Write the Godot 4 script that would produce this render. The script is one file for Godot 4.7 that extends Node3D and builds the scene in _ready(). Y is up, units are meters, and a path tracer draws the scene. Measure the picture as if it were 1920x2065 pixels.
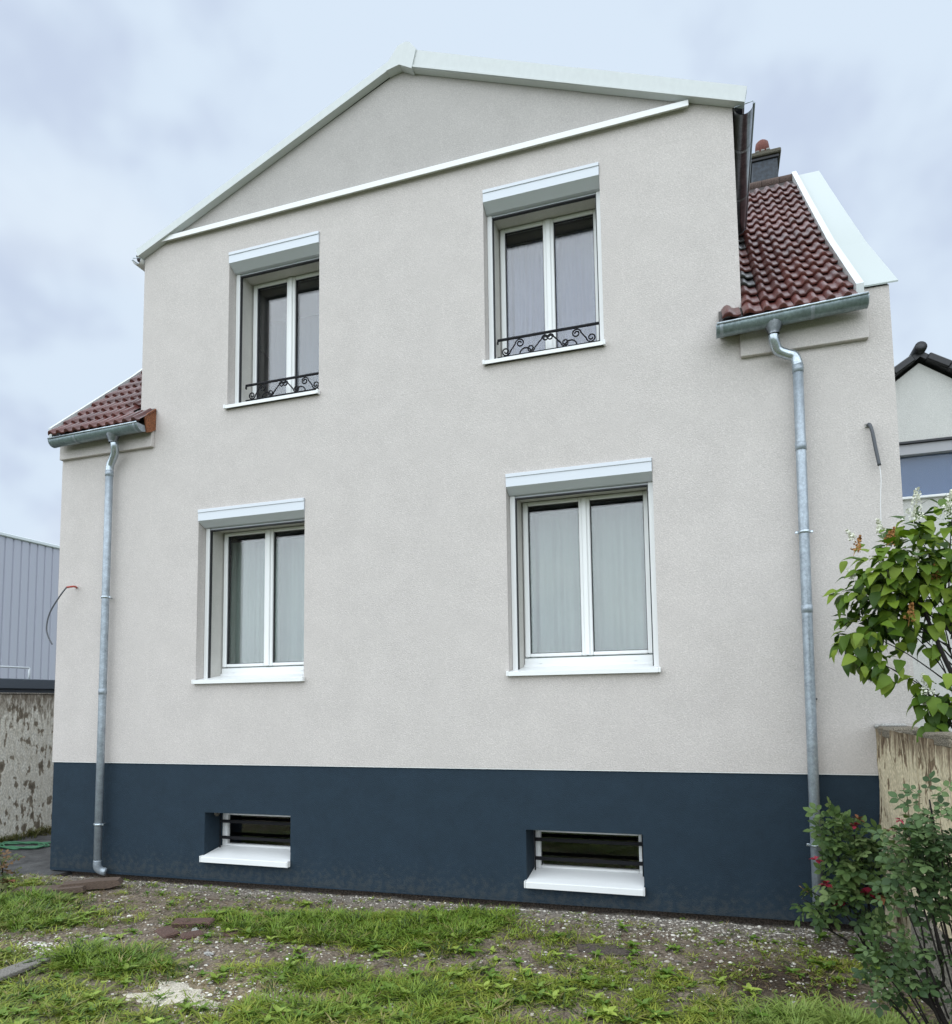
extends Node3D

var rng := RandomNumberGenerator.new()
var M := {}
var used := {}

# ---------------------------------------------------------------- naming
func numbered(called: String) -> String:
	if not used.has(called):
		used[called] = 0
		return called
	used[called] += 1
	return "%s_%03d" % [called, used[called]]

func tag(o: Node3D, label: String, category: String, group := "", kind := "") -> Node3D:
	if label: o.set_meta("label", label)
	if category: o.set_meta("category", category)
	if group: o.set_meta("group", group)
	if kind: o.set_meta("kind", kind)
	return o

func thing(called: String, label: String, category: String, at := Vector3.ZERO, turn := 0.0, group := "") -> Node3D:
	var o := Node3D.new()
	o.name = numbered(called)
	add_child(o)
	o.position = at
	o.rotation.y = turn
	tag(o, label, category, group)
	return o

func obj(called: String, st, mat: Material, parent: Node = null) -> MeshInstance3D:
	var o := MeshInstance3D.new()
	if st is SurfaceTool:
		st.generate_normals()
		o.mesh = st.commit()
	else:
		o.mesh = st
	o.material_override = mat
	if parent == null:
		o.name = numbered(called)
		add_child(o)
	else:
		o.name = called
		parent.add_child(o, true)
	return o

func plain(called: String, parent: Node) -> Node3D:
	var o := Node3D.new()
	o.name = called
	parent.add_child(o, true)
	return o

# ---------------------------------------------------------------- shapes
func mb(smooth := false) -> SurfaceTool:
	var st := SurfaceTool.new()
	st.begin(Mesh.PRIMITIVE_TRIANGLES)
	st.set_smooth_group(0 if smooth else -1)
	return st

func tri(st: SurfaceTool, a: Vector3, b: Vector3, c: Vector3) -> void:
	st.add_vertex(a); st.add_vertex(b); st.add_vertex(c)

func tri_out(st: SurfaceTool, a: Vector3, b: Vector3, c: Vector3, out: Vector3) -> void:
	if (b - a).cross(c - a).dot(out) > 0.0:
		tri(st, a, c, b)
	else:
		tri(st, a, b, c)

func quad_out(st: SurfaceTool, a: Vector3, b: Vector3, c: Vector3, d: Vector3, out: Vector3) -> void:
	tri_out(st, a, b, c, out)
	tri_out(st, a, c, d, out)

func bx(st: SurfaceTool, lo: Vector3, hi: Vector3, bevel := 0.0, xf := Transform3D.IDENTITY) -> void:
	var c := (lo + hi) / 2.0
	var h := ((hi - lo) / 2.0).abs()
	var b: float = minf(bevel, minf(h.x, minf(h.y, h.z)) * 0.9)
	if b <= 0.0:
		for ax in 3:
			for s in [-1.0, 1.0]:
				var n := Vector3.ZERO; n[ax] = s
				var u := Vector3.ZERO; u[(ax + 1) % 3] = h[(ax + 1) % 3]
				var v := Vector3.ZERO; v[(ax + 2) % 3] = h[(ax + 2) % 3]
				var p := c + n * h[ax]
				quad_out(st, xf * (p - u - v), xf * (p + u - v), xf * (p + u + v), xf * (p - u + v), xf.basis * n)
		return
	var P := func(s: Vector3, ax: int) -> Vector3:
		var k := h - Vector3(b, b, b)
		k[ax] = h[ax]
		return xf * (c + s * k)
	for ax in 3:
		var i := (ax + 1) % 3
		var j := (ax + 2) % 3
		for s in [-1.0, 1.0]:
			var q := []
			for w in [[-1, -1], [1, -1], [1, 1], [-1, 1]]:
				var sg := Vector3.ZERO; sg[ax] = s; sg[i] = w[0]; sg[j] = w[1]
				q.append(P.call(sg, ax))
			var n := Vector3.ZERO; n[ax] = s
			quad_out(st, q[0], q[1], q[2], q[3], xf.basis * n)
		for si in [-1.0, 1.0]:
			for sj in [-1.0, 1.0]:
				var s0 := Vector3.ZERO; s0[ax] = -1; s0[i] = si; s0[j] = sj
				var s1 := s0; s1[ax] = 1
				var n := Vector3.ZERO; n[i] = si; n[j] = sj
				quad_out(st, P.call(s0, i), P.call(s1, i), P.call(s1, j), P.call(s0, j), xf.basis * n)
	for sx in [-1.0, 1.0]:
		for sy in [-1.0, 1.0]:
			for sz in [-1.0, 1.0]:
				var s := Vector3(sx, sy, sz)
				tri_out(st, P.call(s, 0), P.call(s, 1), P.call(s, 2), xf.basis * s)

func box(lo: Vector3, hi: Vector3, bevel := 0.0) -> SurfaceTool:
	var st := mb()
	bx(st, lo, hi, bevel)
	return st

# polygon of 2D points carried along an axis: "x": (z,y)  "z": (x,y)  "y": (x,z)
func prism(st: SurfaceTool, poly: PackedVector2Array, axis: String, t0: float, t1: float, caps := true) -> void:
	var at := func(p: Vector2, t: float) -> Vector3:
		if axis == "x": return Vector3(t, p.y, p.x)
		if axis == "z": return Vector3(p.x, p.y, t)
		return Vector3(p.x, t, p.y)
	var area := 0.0
	for i in poly.size():
		area += poly[i].cross(poly[(i + 1) % poly.size()])
	var sgn := 1.0 if area > 0.0 else -1.0
	for i in poly.size():
		var a := poly[i]
		var b := poly[(i + 1) % poly.size()]
		var d := b - a
		var n2 := Vector2(d.y, -d.x) * sgn
		var n: Vector3 = at.call(n2, 0.0)
		quad_out(st, at.call(a, t0), at.call(b, t0), at.call(b, t1), at.call(a, t1), n)
	if caps:
		var ids := Geometry2D.triangulate_polygon(poly)
		var ax: Vector3 = (at.call(Vector2.ZERO, 1.0) as Vector3) * signf(t1 - t0)
		for k in range(0, ids.size(), 3):
			tri_out(st, at.call(poly[ids[k]], t0), at.call(poly[ids[k + 1]], t0), at.call(poly[ids[k + 2]], t0), -ax)
			tri_out(st, at.call(poly[ids[k]], t1), at.call(poly[ids[k + 1]], t1), at.call(poly[ids[k + 2]], t1), ax)

func tube(st: SurfaceTool, pts: PackedVector3Array, radii, sides := 8, caps := true) -> void:
	var rings := []
	var side := Vector3.ZERO
	for i in pts.size():
		var d := (pts[mini(i + 1, pts.size() - 1)] - pts[maxi(i - 1, 0)]).normalized()
		if i == 0:
			side = d.cross(Vector3(0.31, 0.17, 0.93)).normalized()
			if side.length() < 0.1: side = d.cross(Vector3.RIGHT).normalized()
		else:
			side = (side - d * side.dot(d)).normalized()
		var up := d.cross(side)
		var r: float = radii[i] if radii is Array or radii is PackedFloat32Array else radii
		var ring := []
		for k in sides:
			var a := TAU * k / sides
			ring.append(pts[i] + (side * cos(a) + up * sin(a)) * r)
		rings.append(ring)
	for i in pts.size() - 1:
		for k in sides:
			var a: Vector3 = rings[i][k]; var b: Vector3 = rings[i][(k + 1) % sides]
			var c: Vector3 = rings[i + 1][(k + 1) % sides]; var d2: Vector3 = rings[i + 1][k]
			var out := (a + b + c + d2) / 4.0 - (pts[i] + pts[i + 1]) / 2.0
			quad_out(st, a, b, c, d2, out)
	if caps:
		for e in [0, pts.size() - 1]:
			var n: Vector3 = (pts[e] - pts[1 if e == 0 else e - 1])
			for k in sides:
				tri_out(st, pts[e], rings[e][k], rings[e][(k + 1) % sides], n)

func curve_pts(ctrl: Array, steps := 6) -> PackedVector3Array:
	var out := PackedVector3Array()
	for i in ctrl.size() - 1:
		var p0: Vector3 = ctrl[maxi(i - 1, 0)]; var p1: Vector3 = ctrl[i]; var p2: Vector3 = ctrl[i + 1]; var p3: Vector3 = ctrl[mini(i + 2, ctrl.size() - 1)]
		for k in steps:
			out.append(p1.cubic_interpolate(p2, p0, p3, float(k) / steps))
	out.append(ctrl[-1])
	return out

# a solid sheet with rectangular openings, front face at z1, back face at z0
func holed(st: SurfaceTool, x0: float, x1: float, y0: float, y1: float, z0: float, z1: float, holes: Array) -> void:
	var xs := [x0, x1]; var ys := [y0, y1]
	for h in holes:
		xs.append_array([h[0], h[1]]); ys.append_array([h[2], h[3]])
	xs.sort(); ys.sort()
	var solid := func(i: int, j: int) -> bool:
		if i < 0 or j < 0 or i >= xs.size() - 1 or j >= ys.size() - 1: return false
		var cx: float = (xs[i] + xs[i + 1]) / 2.0; var cy: float = (ys[j] + ys[j + 1]) / 2.0
		if xs[i + 1] - xs[i] < 1e-6 or ys[j + 1] - ys[j] < 1e-6: return false
		for h in holes:
			if cx > h[0] and cx < h[1] and cy > h[2] and cy < h[3]: return false
		return true
	var ux := []; var uy := []
	for v in xs: if ux.is_empty() or v - ux[-1] > 1e-6: ux.append(v)
	for v in ys: if uy.is_empty() or v - uy[-1] > 1e-6: uy.append(v)
	xs = ux; ys = uy
	for i in xs.size() - 1:
		for j in ys.size() - 1:
			if not solid.call(i, j): continue
			var a: float = xs[i]; var b: float = xs[i + 1]; var c: float = ys[j]; var d: float = ys[j + 1]
			quad_out(st, Vector3(a, c, z1), Vector3(b, c, z1), Vector3(b, d, z1), Vector3(a, d, z1), Vector3.BACK)
			quad_out(st, Vector3(a, c, z0), Vector3(b, c, z0), Vector3(b, d, z0), Vector3(a, d, z0), Vector3.FORWARD)
			if not solid.call(i - 1, j): quad_out(st, Vector3(a, c, z0), Vector3(a, d, z0), Vector3(a, d, z1), Vector3(a, c, z1), Vector3.LEFT)
			if not solid.call(i + 1, j): quad_out(st, Vector3(b, c, z0), Vector3(b, d, z0), Vector3(b, d, z1), Vector3(b, c, z1), Vector3.RIGHT)
			if not solid.call(i, j - 1): quad_out(st, Vector3(a, c, z0), Vector3(b, c, z0), Vector3(b, c, z1), Vector3(a, c, z1), Vector3.DOWN)
			if not solid.call(i, j + 1): quad_out(st, Vector3(a, d, z0), Vector3(b, d, z0), Vector3(b, d, z1), Vector3(a, d, z1), Vector3.UP)

# ---------------------------------------------------------------- textures
func noise_bytes(seed_: int, freq: float, octaves: int, w: int, h: int, kind := FastNoiseLite.TYPE_SIMPLEX_SMOOTH) -> PackedByteArray:
	var n := FastNoiseLite.new()
	n.seed = seed_
	n.noise_type = kind
	n.frequency = freq
	n.fractal_octaves = octaves
	n.fractal_type = FastNoiseLite.FRACTAL_FBM if octaves > 1 else FastNoiseLite.FRACTAL_NONE
	var im := n.get_seamless_image(w, h, false, false, 0.15, true)
	im.convert(Image.FORMAT_L8)
	return im.get_data()

func grey_tex(b: PackedByteArray, w: int, h: int) -> ImageTexture:
	return ImageTexture.create_from_image(Image.create_from_data(w, h, false, Image.FORMAT_L8, b))

func rgb_tex(w: int, h: int, f: Callable) -> ImageTexture:
	var d := PackedByteArray()
	d.resize(w * h * 3)
	for i in w * h:
		var c: Color = f.call(i)
		d[i * 3] = clampi(int(c.r * 255.0 + 0.5), 0, 255)
		d[i * 3 + 1] = clampi(int(c.g * 255.0 + 0.5), 0, 255)
		d[i * 3 + 2] = clampi(int(c.b * 255.0 + 0.5), 0, 255)
	return ImageTexture.create_from_image(Image.create_from_data(w, h, false, Image.FORMAT_RGB8, d))

func mat(albedo: Color, rough := 0.8, metal := 0.0, spec := 0.5) -> StandardMaterial3D:
	var m := StandardMaterial3D.new()
	m.albedo_color = albedo
	m.roughness = rough
	m.metallic = metal
	m.metallic_specular = spec
	return m

func lin(r: float, g: float, b: float) -> Color:
	return Color(r, g, b).linear_to_srgb()

func tiled(m: StandardMaterial3D, albedo: Texture2D, size: float, bump: Texture2D = null, bump_cm := 0.0) -> StandardMaterial3D:
	m.uv1_triplanar = true
	m.uv1_world_triplanar = true
	m.uv1_scale = Vector3.ONE / size
	if albedo: m.albedo_texture = albedo
	if bump:
		m.heightmap_enabled = true
		m.heightmap_texture = bump
		m.heightmap_scale = bump_cm
	return m

func make_materials() -> void:
	var S := 512
	var fine := noise_bytes(3, 0.23, 2, S, S)
	var mid := noise_bytes(4, 0.035, 3, S, S)
	var big := noise_bytes(5, 0.008, 4, S, S)
	var grain := noise_bytes(6, 0.12, 2, S, S, FastNoiseLite.TYPE_CELLULAR)
	var g_fine := grey_tex(fine, S, S)
	var g_mid := grey_tex(mid, S, S)
	var g_grain := grey_tex(grain, S, S)
	M.g_mid = g_mid
	# render: fine scratched grain with faint unevenness
	var stucco_tex := rgb_tex(S, S, func(i):
		var v := 0.91 + 0.055 * (fine[i] / 255.0 - 0.5) * 2.0 + 0.05 * (grain[i] / 255.0 - 0.5) + 0.02 * (mid[i] / 255.0 - 0.5) + 0.03 * (big[i] / 255.0 - 0.5)
		if fine[i] > 205: v += 0.035
		return Color(v, v, v * 0.997))
	M.stucco = tiled(mat(lin(0.640, 0.592, 0.562), 0.93, 0.0, 0.3), stucco_tex, 1.7, g_fine, 0.22)
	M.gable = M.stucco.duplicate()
	M.gable.albedo_color = lin(0.510, 0.480, 0.458)  # darker than the stucco: the facade's dimming towards the top painted into the colour
	M.plinth = tiled(mat(lin(0.70, 0.70, 0.70), 0.85, 0.0, 0.35), rgb_tex(S, S, func(i):
		var v := 0.94 + 0.16 * (fine[i] / 255.0 - 0.5) + 0.06 * (mid[i] / 255.0 - 0.5) + 0.08 * (big[i] / 255.0 - 0.5)
		var c := Color(0.182, 0.250, 0.305) * v
		var up := 1.3 * (1.0 - float(i / S) / S)
		var mud := clampf(0.34 - up * 2.0 + (mid[i] / 255.0 - 0.5) * 0.9 + (fine[i] / 255.0 - 0.5) * 0.7, 0.0, 1.0) if up < 0.4 else 0.0
		return c.lerp(Color(0.42, 0.38, 0.33), minf(mud * 0.7, 0.32))), 1.3, g_fine, 0.3)
	M.inner_render = tiled(mat(lin(0.64, 0.62, 0.58), 0.9, 0.0, 0.3), stucco_tex, 0.8, g_fine, 0.2)
	M.pvc = mat(lin(0.76, 0.765, 0.755), 0.32)
	M.alu_white = mat(lin(0.60, 0.63, 0.67), 0.38)
	M.trim = tiled(mat(lin(0.575, 0.60, 0.59), 0.36), rgb_tex(256, 256, func(i):
		var v := 0.97 + 0.03 * (mid[(i * 2) % mid.size()] / 255.0 - 0.5)
		return Color(v, v, v)), 1.1)
	M.sheet = mat(lin(0.37, 0.405, 0.39), 0.5)
	M.rubber = mat(lin(0.025, 0.025, 0.028), 0.6)
	M.iron = mat(lin(0.008, 0.008, 0.010), 0.6, 0.0, 0.3)
	M.dark_slot = mat(lin(0.02, 0.02, 0.02), 0.8)
	# hot-dip zinc with spangle and dull streaks
	var zinc_tex := rgb_tex(S, S, func(i):
		var v := 0.82 + 0.16 * (grain[i] / 255.0 - 0.5) + 0.20 * (mid[i] / 255.0 - 0.5) + 0.2 * (big[i] / 255.0 - 0.5)
		return Color(v * 0.97, v, v * 1.02))
	M.zinc = tiled(mat(lin(0.50, 0.53, 0.56), 0.38, 0.35), zinc_tex, 0.5)
	M.zinc_bright = tiled(mat(lin(0.72, 0.75, 0.77), 0.24, 0.75), zinc_tex, 0.35)
	M.zinc_green = tiled(mat(lin(0.36, 0.42, 0.42), 0.36, 0.5), zinc_tex, 0.6)
	M.zinc_dark = tiled(mat(lin(0.34, 0.34, 0.35), 0.28, 0.85), zinc_tex, 0.6)
	# roof tiles
	var tile_tex := rgb_tex(S, S, func(i):
		var v := 0.72 + 0.5 * (mid[i] / 255.0 - 0.5) + 0.3 * (fine[i] / 255.0 - 0.5)
		return Color(v, v, v))
	M.tiles = []
	for c in [[0.185, 0.046, 0.036], [0.160, 0.041, 0.034], [0.205, 0.054, 0.043], [0.140, 0.039, 0.033]]:
		M.tiles.append(tiled(mat(lin(c[0], c[1], c[2]), 0.38, 0.0, 0.5), tile_tex, 0.45, g_mid, 0.25))
	M.tile_stained = tiled(mat(lin(0.028, 0.024, 0.022), 0.34, 0.0, 0.6), tile_tex, 0.4, g_mid, 0.3)
	M.terracotta = tiled(mat(lin(0.42, 0.15, 0.06), 0.8), tile_tex, 0.4)
	M.mortar = tiled(mat(lin(0.16, 0.105, 0.085), 0.95), tile_tex, 0.3, g_mid, 0.6)
	M.roof_deck = mat(lin(0.03, 0.02, 0.018), 0.9)
	M.black_tile = tiled(mat(lin(0.014, 0.014, 0.016), 0.45), tile_tex, 0.4)
	M.slate = tiled(mat(lin(0.045, 0.062, 0.085), 0.6), tile_tex, 1.0)
	M.chimney_pot = tiled(mat(lin(0.27, 0.075, 0.05), 0.75), tile_tex, 0.4)
	M.stone_cap = tiled(mat(lin(0.22, 0.20, 0.15), 0.95), tile_tex, 0.2, g_mid, 0.6)
	# glass, rooms and curtains
	var glass := StandardMaterial3D.new()
	glass.albedo_color = Color(0.10, 0.115, 0.125, 0.02)
	glass.transparency = BaseMaterial3D.TRANSPARENCY_ALPHA
	glass.roughness = 0.03
	glass.metallic_specular = 1.0
	glass.clearcoat_enabled = true
	glass.clearcoat = 1.0
	glass.clearcoat_roughness = 0.03
	M.glass = glass
	M.glass_dull = glass.duplicate()
	M.glass_dull.metallic_specular = 0.35
	M.glass_dull.clearcoat_enabled = false
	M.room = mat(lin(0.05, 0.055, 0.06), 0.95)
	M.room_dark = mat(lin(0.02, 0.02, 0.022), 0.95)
	M.curtain_green = mat(lin(0.20, 0.27, 0.235), 0.9)
	M.curtain_green.backlight_enabled = true
	M.curtain_green.backlight = Color(0.2, 0.22, 0.21)
	M.curtain_lilac = mat(lin(0.13, 0.155, 0.235), 0.9)
	M.sky_tint = mat(lin(0.07, 0.105, 0.16), 0.9)  # blue of sky reflected in the upper left glass, painted on a panel
	M.hem = mat(lin(0.25, 0.25, 0.26), 0.8)
	# ground and old walls
	M.soil = tiled(mat(Color.WHITE, 0.96, 0.0, 0.25), rgb_tex(S, S, func(i):
		var v := 0.72 + 0.6 * (fine[i] / 255.0 - 0.5) + 0.5 * (mid[i] / 255.0 - 0.5)
		return Color(v, v, v)), 0.55, g_fine, 1.0)
	M.soil.vertex_color_use_as_albedo = true
	M.asphalt = tiled(mat(lin(0.105, 0.102, 0.10), 0.95), rgb_tex(S, S, func(i):
		var v := 0.76 + 0.45 * (fine[i] / 255.0 - 0.5) + 0.35 * (big[i] / 255.0 - 0.5) + 0.2 * (mid[i] / 255.0 - 0.5)
		return Color(v, v, v)), 1.1, g_fine, 0.4)
	M.land = mat(lin(0.07, 0.09, 0.035), 1.0)
	M.tinted = mat(Color.WHITE, 0.75, 0.0, 0.35)
	M.tinted.vertex_color_use_as_albedo = true
	M.stone = tiled(mat(Color.WHITE, 0.92, 0.0, 0.3), null, 0.2)
	M.stone.vertex_color_use_as_albedo = true
	M.leafy = mat(Color.WHITE, 0.5, 0.0, 0.33)
	M.leafy.vertex_color_use_as_albedo = true
	M.leafy.backlight_enabled = true
	M.leafy.backlight = Color(0.5, 0.6, 0.2)
	M.blade = mat(Color.WHITE, 0.5, 0.0, 0.4)
	M.blade.vertex_color_use_as_albedo = true
	M.blade.backlight_enabled = true
	M.blade.backlight = Color(0.5, 0.6, 0.25)
	M.bark = tiled(mat(lin(0.022, 0.016, 0.013), 0.9), tile_tex, 0.1, g_mid, 0.3)
	M.petal = mat(lin(0.26, 0.015, 0.035), 0.6)
	M.petal_brown = mat(lin(0.20, 0.075, 0.03), 0.7)
	M.petal_tan = mat(lin(0.42, 0.25, 0.12), 0.7)
	M.blossom = mat(lin(0.66, 0.66, 0.55), 0.7)
	M.blossom_brown = mat(lin(0.36, 0.17, 0.05), 0.8)
	M.plaster_white = tiled(mat(lin(0.72, 0.70, 0.66), 0.95), tile_tex, 0.15, g_mid, 0.5)
	M.powder = tiled(mat(lin(0.82, 0.74, 0.60), 0.98), rgb_tex(S, S, func(i):
		var v := 0.82 + 0.45 * (fine[i] / 255.0 - 0.5) + 0.3 * (mid[i] / 255.0 - 0.5)
		return Color(v, v, v)), 0.3, g_mid, 1.2)
	var wood_stretch := func(i: int, sx: int, sy: int) -> int:
		var x := i % S; var y := i / S
		return ((y * sy) % S) * S + (x * sx) % S
	var wood_tex := rgb_tex(S, S, func(i):
		var v := 0.68 + 0.65 * (mid[wood_stretch.call(i, 1, 9)] / 255.0 - 0.5) + 0.25 * (fine[wood_stretch.call(i, 1, 6)] / 255.0 - 0.5)
		return Color(v, v * 0.99, v * 0.97))
	M.grey_wood = mat(lin(0.36, 0.34, 0.315), 0.9)
	M.grey_wood.albedo_texture = wood_tex
	M.grey_wood.uv1_triplanar = true
	M.grey_wood.uv1_scale = Vector3(2, 2, 2)
	M.rot_wood = mat(lin(0.22, 0.155, 0.12), 0.95)
	M.rot_wood.albedo_texture = wood_tex
	M.rot_wood.uv1_triplanar = true
	M.rot_wood.uv1_scale = Vector3(2, 2, 2)
	M.slab = tiled(mat(lin(0.14, 0.11, 0.088), 0.95), tile_tex, 0.4, g_mid, 0.8)
	M.brick = tiled(mat(lin(0.20, 0.115, 0.09), 0.95), tile_tex, 0.2, g_mid, 0.8)
	M.warehouse = mat(lin(0.40, 0.41, 0.475), 0.45)
	M.dark_metal = mat(lin(0.055, 0.07, 0.09), 0.5)
	M.pale_metal = mat(lin(0.62, 0.66, 0.68), 0.5)
	M.hose = mat(lin(0.045, 0.16, 0.08), 0.5)
	M.neighbour = tiled(mat(lin(0.68, 0.67, 0.64), 0.93), stucco_tex, 2.0, g_fine, 0.4)
	M.blind_blue = mat(lin(0.045, 0.095, 0.20), 0.5)
	M.blind_grey = mat(lin(0.36, 0.36, 0.38), 0.6)
	M.black_pvc = mat(lin(0.015, 0.016, 0.02), 0.5)
	M.cable_grey = mat(lin(0.07, 0.075, 0.085), 0.5)
	M.cable_white = mat(lin(0.75, 0.75, 0.75), 0.5)
	M.cable_red = mat(lin(0.40, 0.07, 0.05), 0.5)
	M.coping = tiled(mat(lin(0.42, 0.36, 0.27), 0.97), tile_tex, 0.25, g_mid, 1.5)
	# the weathered boundary walls: pale wash worn off in flakes and runs
	var W := 1024
	var H := 512
	var flake := noise_bytes(21, 0.016, 6, W, H)
	var wide := noise_bytes(22, 0.004, 4, W, H)
	var speck := noise_bytes(23, 0.09, 3, W, H)
	var runs := noise_bytes(24, 0.02, 3, W, H)
	var old_rgb := func(pale: Color, under: Color, dirt: Color, cut: float, stretch: int, top_dirt: float) -> Array:
		var hb := PackedByteArray(); hb.resize(W * H)
		var tex := rgb_tex(W, H, func(i):
			var x: int = i % W
			var y: int = i / W
			var run: float = runs[((y / stretch) % H) * W + (x * 2) % W] / 255.0
			var f: float = flake[((y / maxi(1, stretch / 2)) % H) * W + x] / 255.0
			var wd: float = wide[i] / 255.0
			var sp: float = speck[i] / 255.0
			var v := float(y) / H
			var worn := f * 0.6 + run * 0.25 + wd * 0.3
			var c := pale.lerp(Color(pale.r * 0.90, pale.g * 0.885, pale.b * 0.86), clampf(run * 1.5 - 0.3, 0, 1))
			var on := 1.0
			if worn > cut:
				c = under.lerp(dirt, clampf((worn - cut) * 7.0 + (sp - 0.5) * 0.8, 0, 1))
				on = 0.35
			var td := clampf((top_dirt - v) / maxf(top_dirt, 0.01) + (run - 0.5) * 1.6, 0, 1) if top_dirt > 0 else 0.0
			c = c.lerp(dirt, td * 0.75)
			var s := 0.86 + 0.3 * (sp - 0.5)
			hb[i] = clampi(int(255.0 * (on * 0.8 + 0.2 * sp)), 0, 255)
			return Color(c.r * s, c.g * s, c.b * s))
		return [tex, grey_tex(hb, W, H)]
	var lw: Array = old_rgb.call(Color(0.97, 0.955, 0.91), Color(0.68, 0.64, 0.57), Color(0.47, 0.43, 0.38), 0.705, 1, 0.20)
	M.old_wall_left = mat(Color.WHITE, 0.96, 0.0, 0.25)
	M.old_wall_left.albedo_texture = lw[0]
	M.old_wall_left.heightmap_enabled = true
	M.old_wall_left.heightmap_texture = lw[1]
	M.old_wall_left.heightmap_scale = 0.8
	var rw: Array = old_rgb.call(Color(0.93, 0.875, 0.75), Color(0.66, 0.58, 0.47), Color(0.42, 0.35, 0.28), 0.70, 3, 0.12)
	M.old_wall_right = mat(Color.WHITE, 0.96, 0.0, 0.25)
	M.old_wall_right.albedo_texture = rw[0]
	M.old_wall_right.heightmap_enabled = true
	M.old_wall_right.heightmap_texture = rw[1]
	M.old_wall_right.heightmap_scale = 1.0
	M.concrete_old = tiled(mat(lin(0.36, 0.325, 0.27), 0.97), tile_tex, 0.5, g_mid, 1.0)

# ---------------------------------------------------------------- camera, sky, light
func make_view() -> void:
	var cam := Camera3D.new()
	cam.name = "camera"
	add_child(cam)
	cam.position = Vector3(0, 1.72, 6.2)
	cam.rotation_degrees = Vector3(4.777, 18.116, -0.764)
	cam.near = 0.05
	cam.far = 600.0
	cam.projection = Camera3D.PROJECTION_FRUSTUM
	cam.keep_aspect = Camera3D.KEEP_HEIGHT
	cam.size = 0.05 * 2065.0 / 1454.55
	cam.frustum_offset = Vector2(0, 0.05 * 264.5 / 1454.55)
	cam.current = true
	var sky_im := Image.create(1024, 512, false, Image.FORMAT_RGBF)
	var n := FastNoiseLite.new()
	n.seed = 12; n.frequency = 2.3; n.fractal_octaves = 6; n.fractal_gain = 0.55
	var n2 := FastNoiseLite.new()
	n2.seed = 40; n2.frequency = 1.4; n2.fractal_octaves = 3
	for y in 512:
		var th := PI * (y + 0.5) / 512.0
		for x in 1024:
			var ph := TAU * (x + 0.5) / 1024.0
			var d := Vector3(sin(th) * sin(ph), cos(th), -sin(th) * cos(ph))
			var q := d / (0.55 + absf(d.y))
			var a := clampf(0.5 + 0.95 * n.get_noise_3d(q.x, q.y * 0.6, q.z), 0.0, 1.0)
			var b := clampf(0.5 + 1.0 * n2.get_noise_3d(q.x + 9.0, q.y, q.z), 0.0, 1.0)
			var c := Color(0.56, 0.65, 0.81).lerp(Color(0.68, 0.79, 0.92), smoothstep(0.18, 0.52, a))
			c = c.lerp(Color(0.78, 0.86, 0.95), 0.55 * smoothstep(0.50, 0.85, b))
			if d.y < 0.0: c = c.lerp(Color(0.12, 0.13, 0.11), clampf(-d.y * 8.0, 0.0, 1.0))
			sky_im.set_pixel(x, y, c)
	var sm := PanoramaSkyMaterial.new()
	sm.panorama = ImageTexture.create_from_image(sky_im)
	sm.energy_multiplier = 0.355
	var sky := Sky.new()
	sky.sky_material = sm
	var env := Environment.new()
	env.background_mode = Environment.BG_SKY
	env.sky = sky
	env.tonemap_mode = Environment.TONE_MAPPER_LINEAR
	env.tonemap_exposure = 2.9
	env.sdfgi_enabled = true
	env.ssao_enabled = true
	env.ssil_enabled = true
	var we := WorldEnvironment.new()
	we.name = "environment"
	we.environment = env
	add_child(we)
	var sun := DirectionalLight3D.new()
	sun.name = "sun"
	add_child(sun)
	sun.rotation_degrees = Vector3(-58, -8, 0)
	sun.light_color = Color(0.95, 0.98, 1.0)
	sun.light_energy = 0.5
	sun.light_angular_distance = 135.0
	sun.shadow_enabled = true

# ---------------------------------------------------------------- the house
const XL := -6.985      # facade edges
const XR := 1.442
const DL := -5.885      # upper block edges
const DR := 0.348
const RX := -2.72       # ridge
func roof_y(z: float) -> float:
	var zs := [0.32, 0.1, -0.96, -2.075, -3.16]
	var ys := [4.69, 4.90, 5.913, 7.071, 8.215]
	for i in 4:
		if z >= zs[i + 1] or i == 3:
			return ys[i] + (ys[i + 1] - ys[i]) * (z - zs[i]) / (zs[i + 1] - zs[i])
	return 8.2

const OPEN := {"ul": [-4.755, -3.66, 4.842, 6.572], "ur": [-1.90, -0.798, 4.854, 6.575], "ll": [-5.09, -3.812, 1.963, 3.794], "lr": [-1.722, -0.422, 1.962, 3.796]}
const CELLAR := [[-4.955, -3.955, 0.178, 0.654], [-1.598, -0.602, 0.142, 0.618]]

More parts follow.
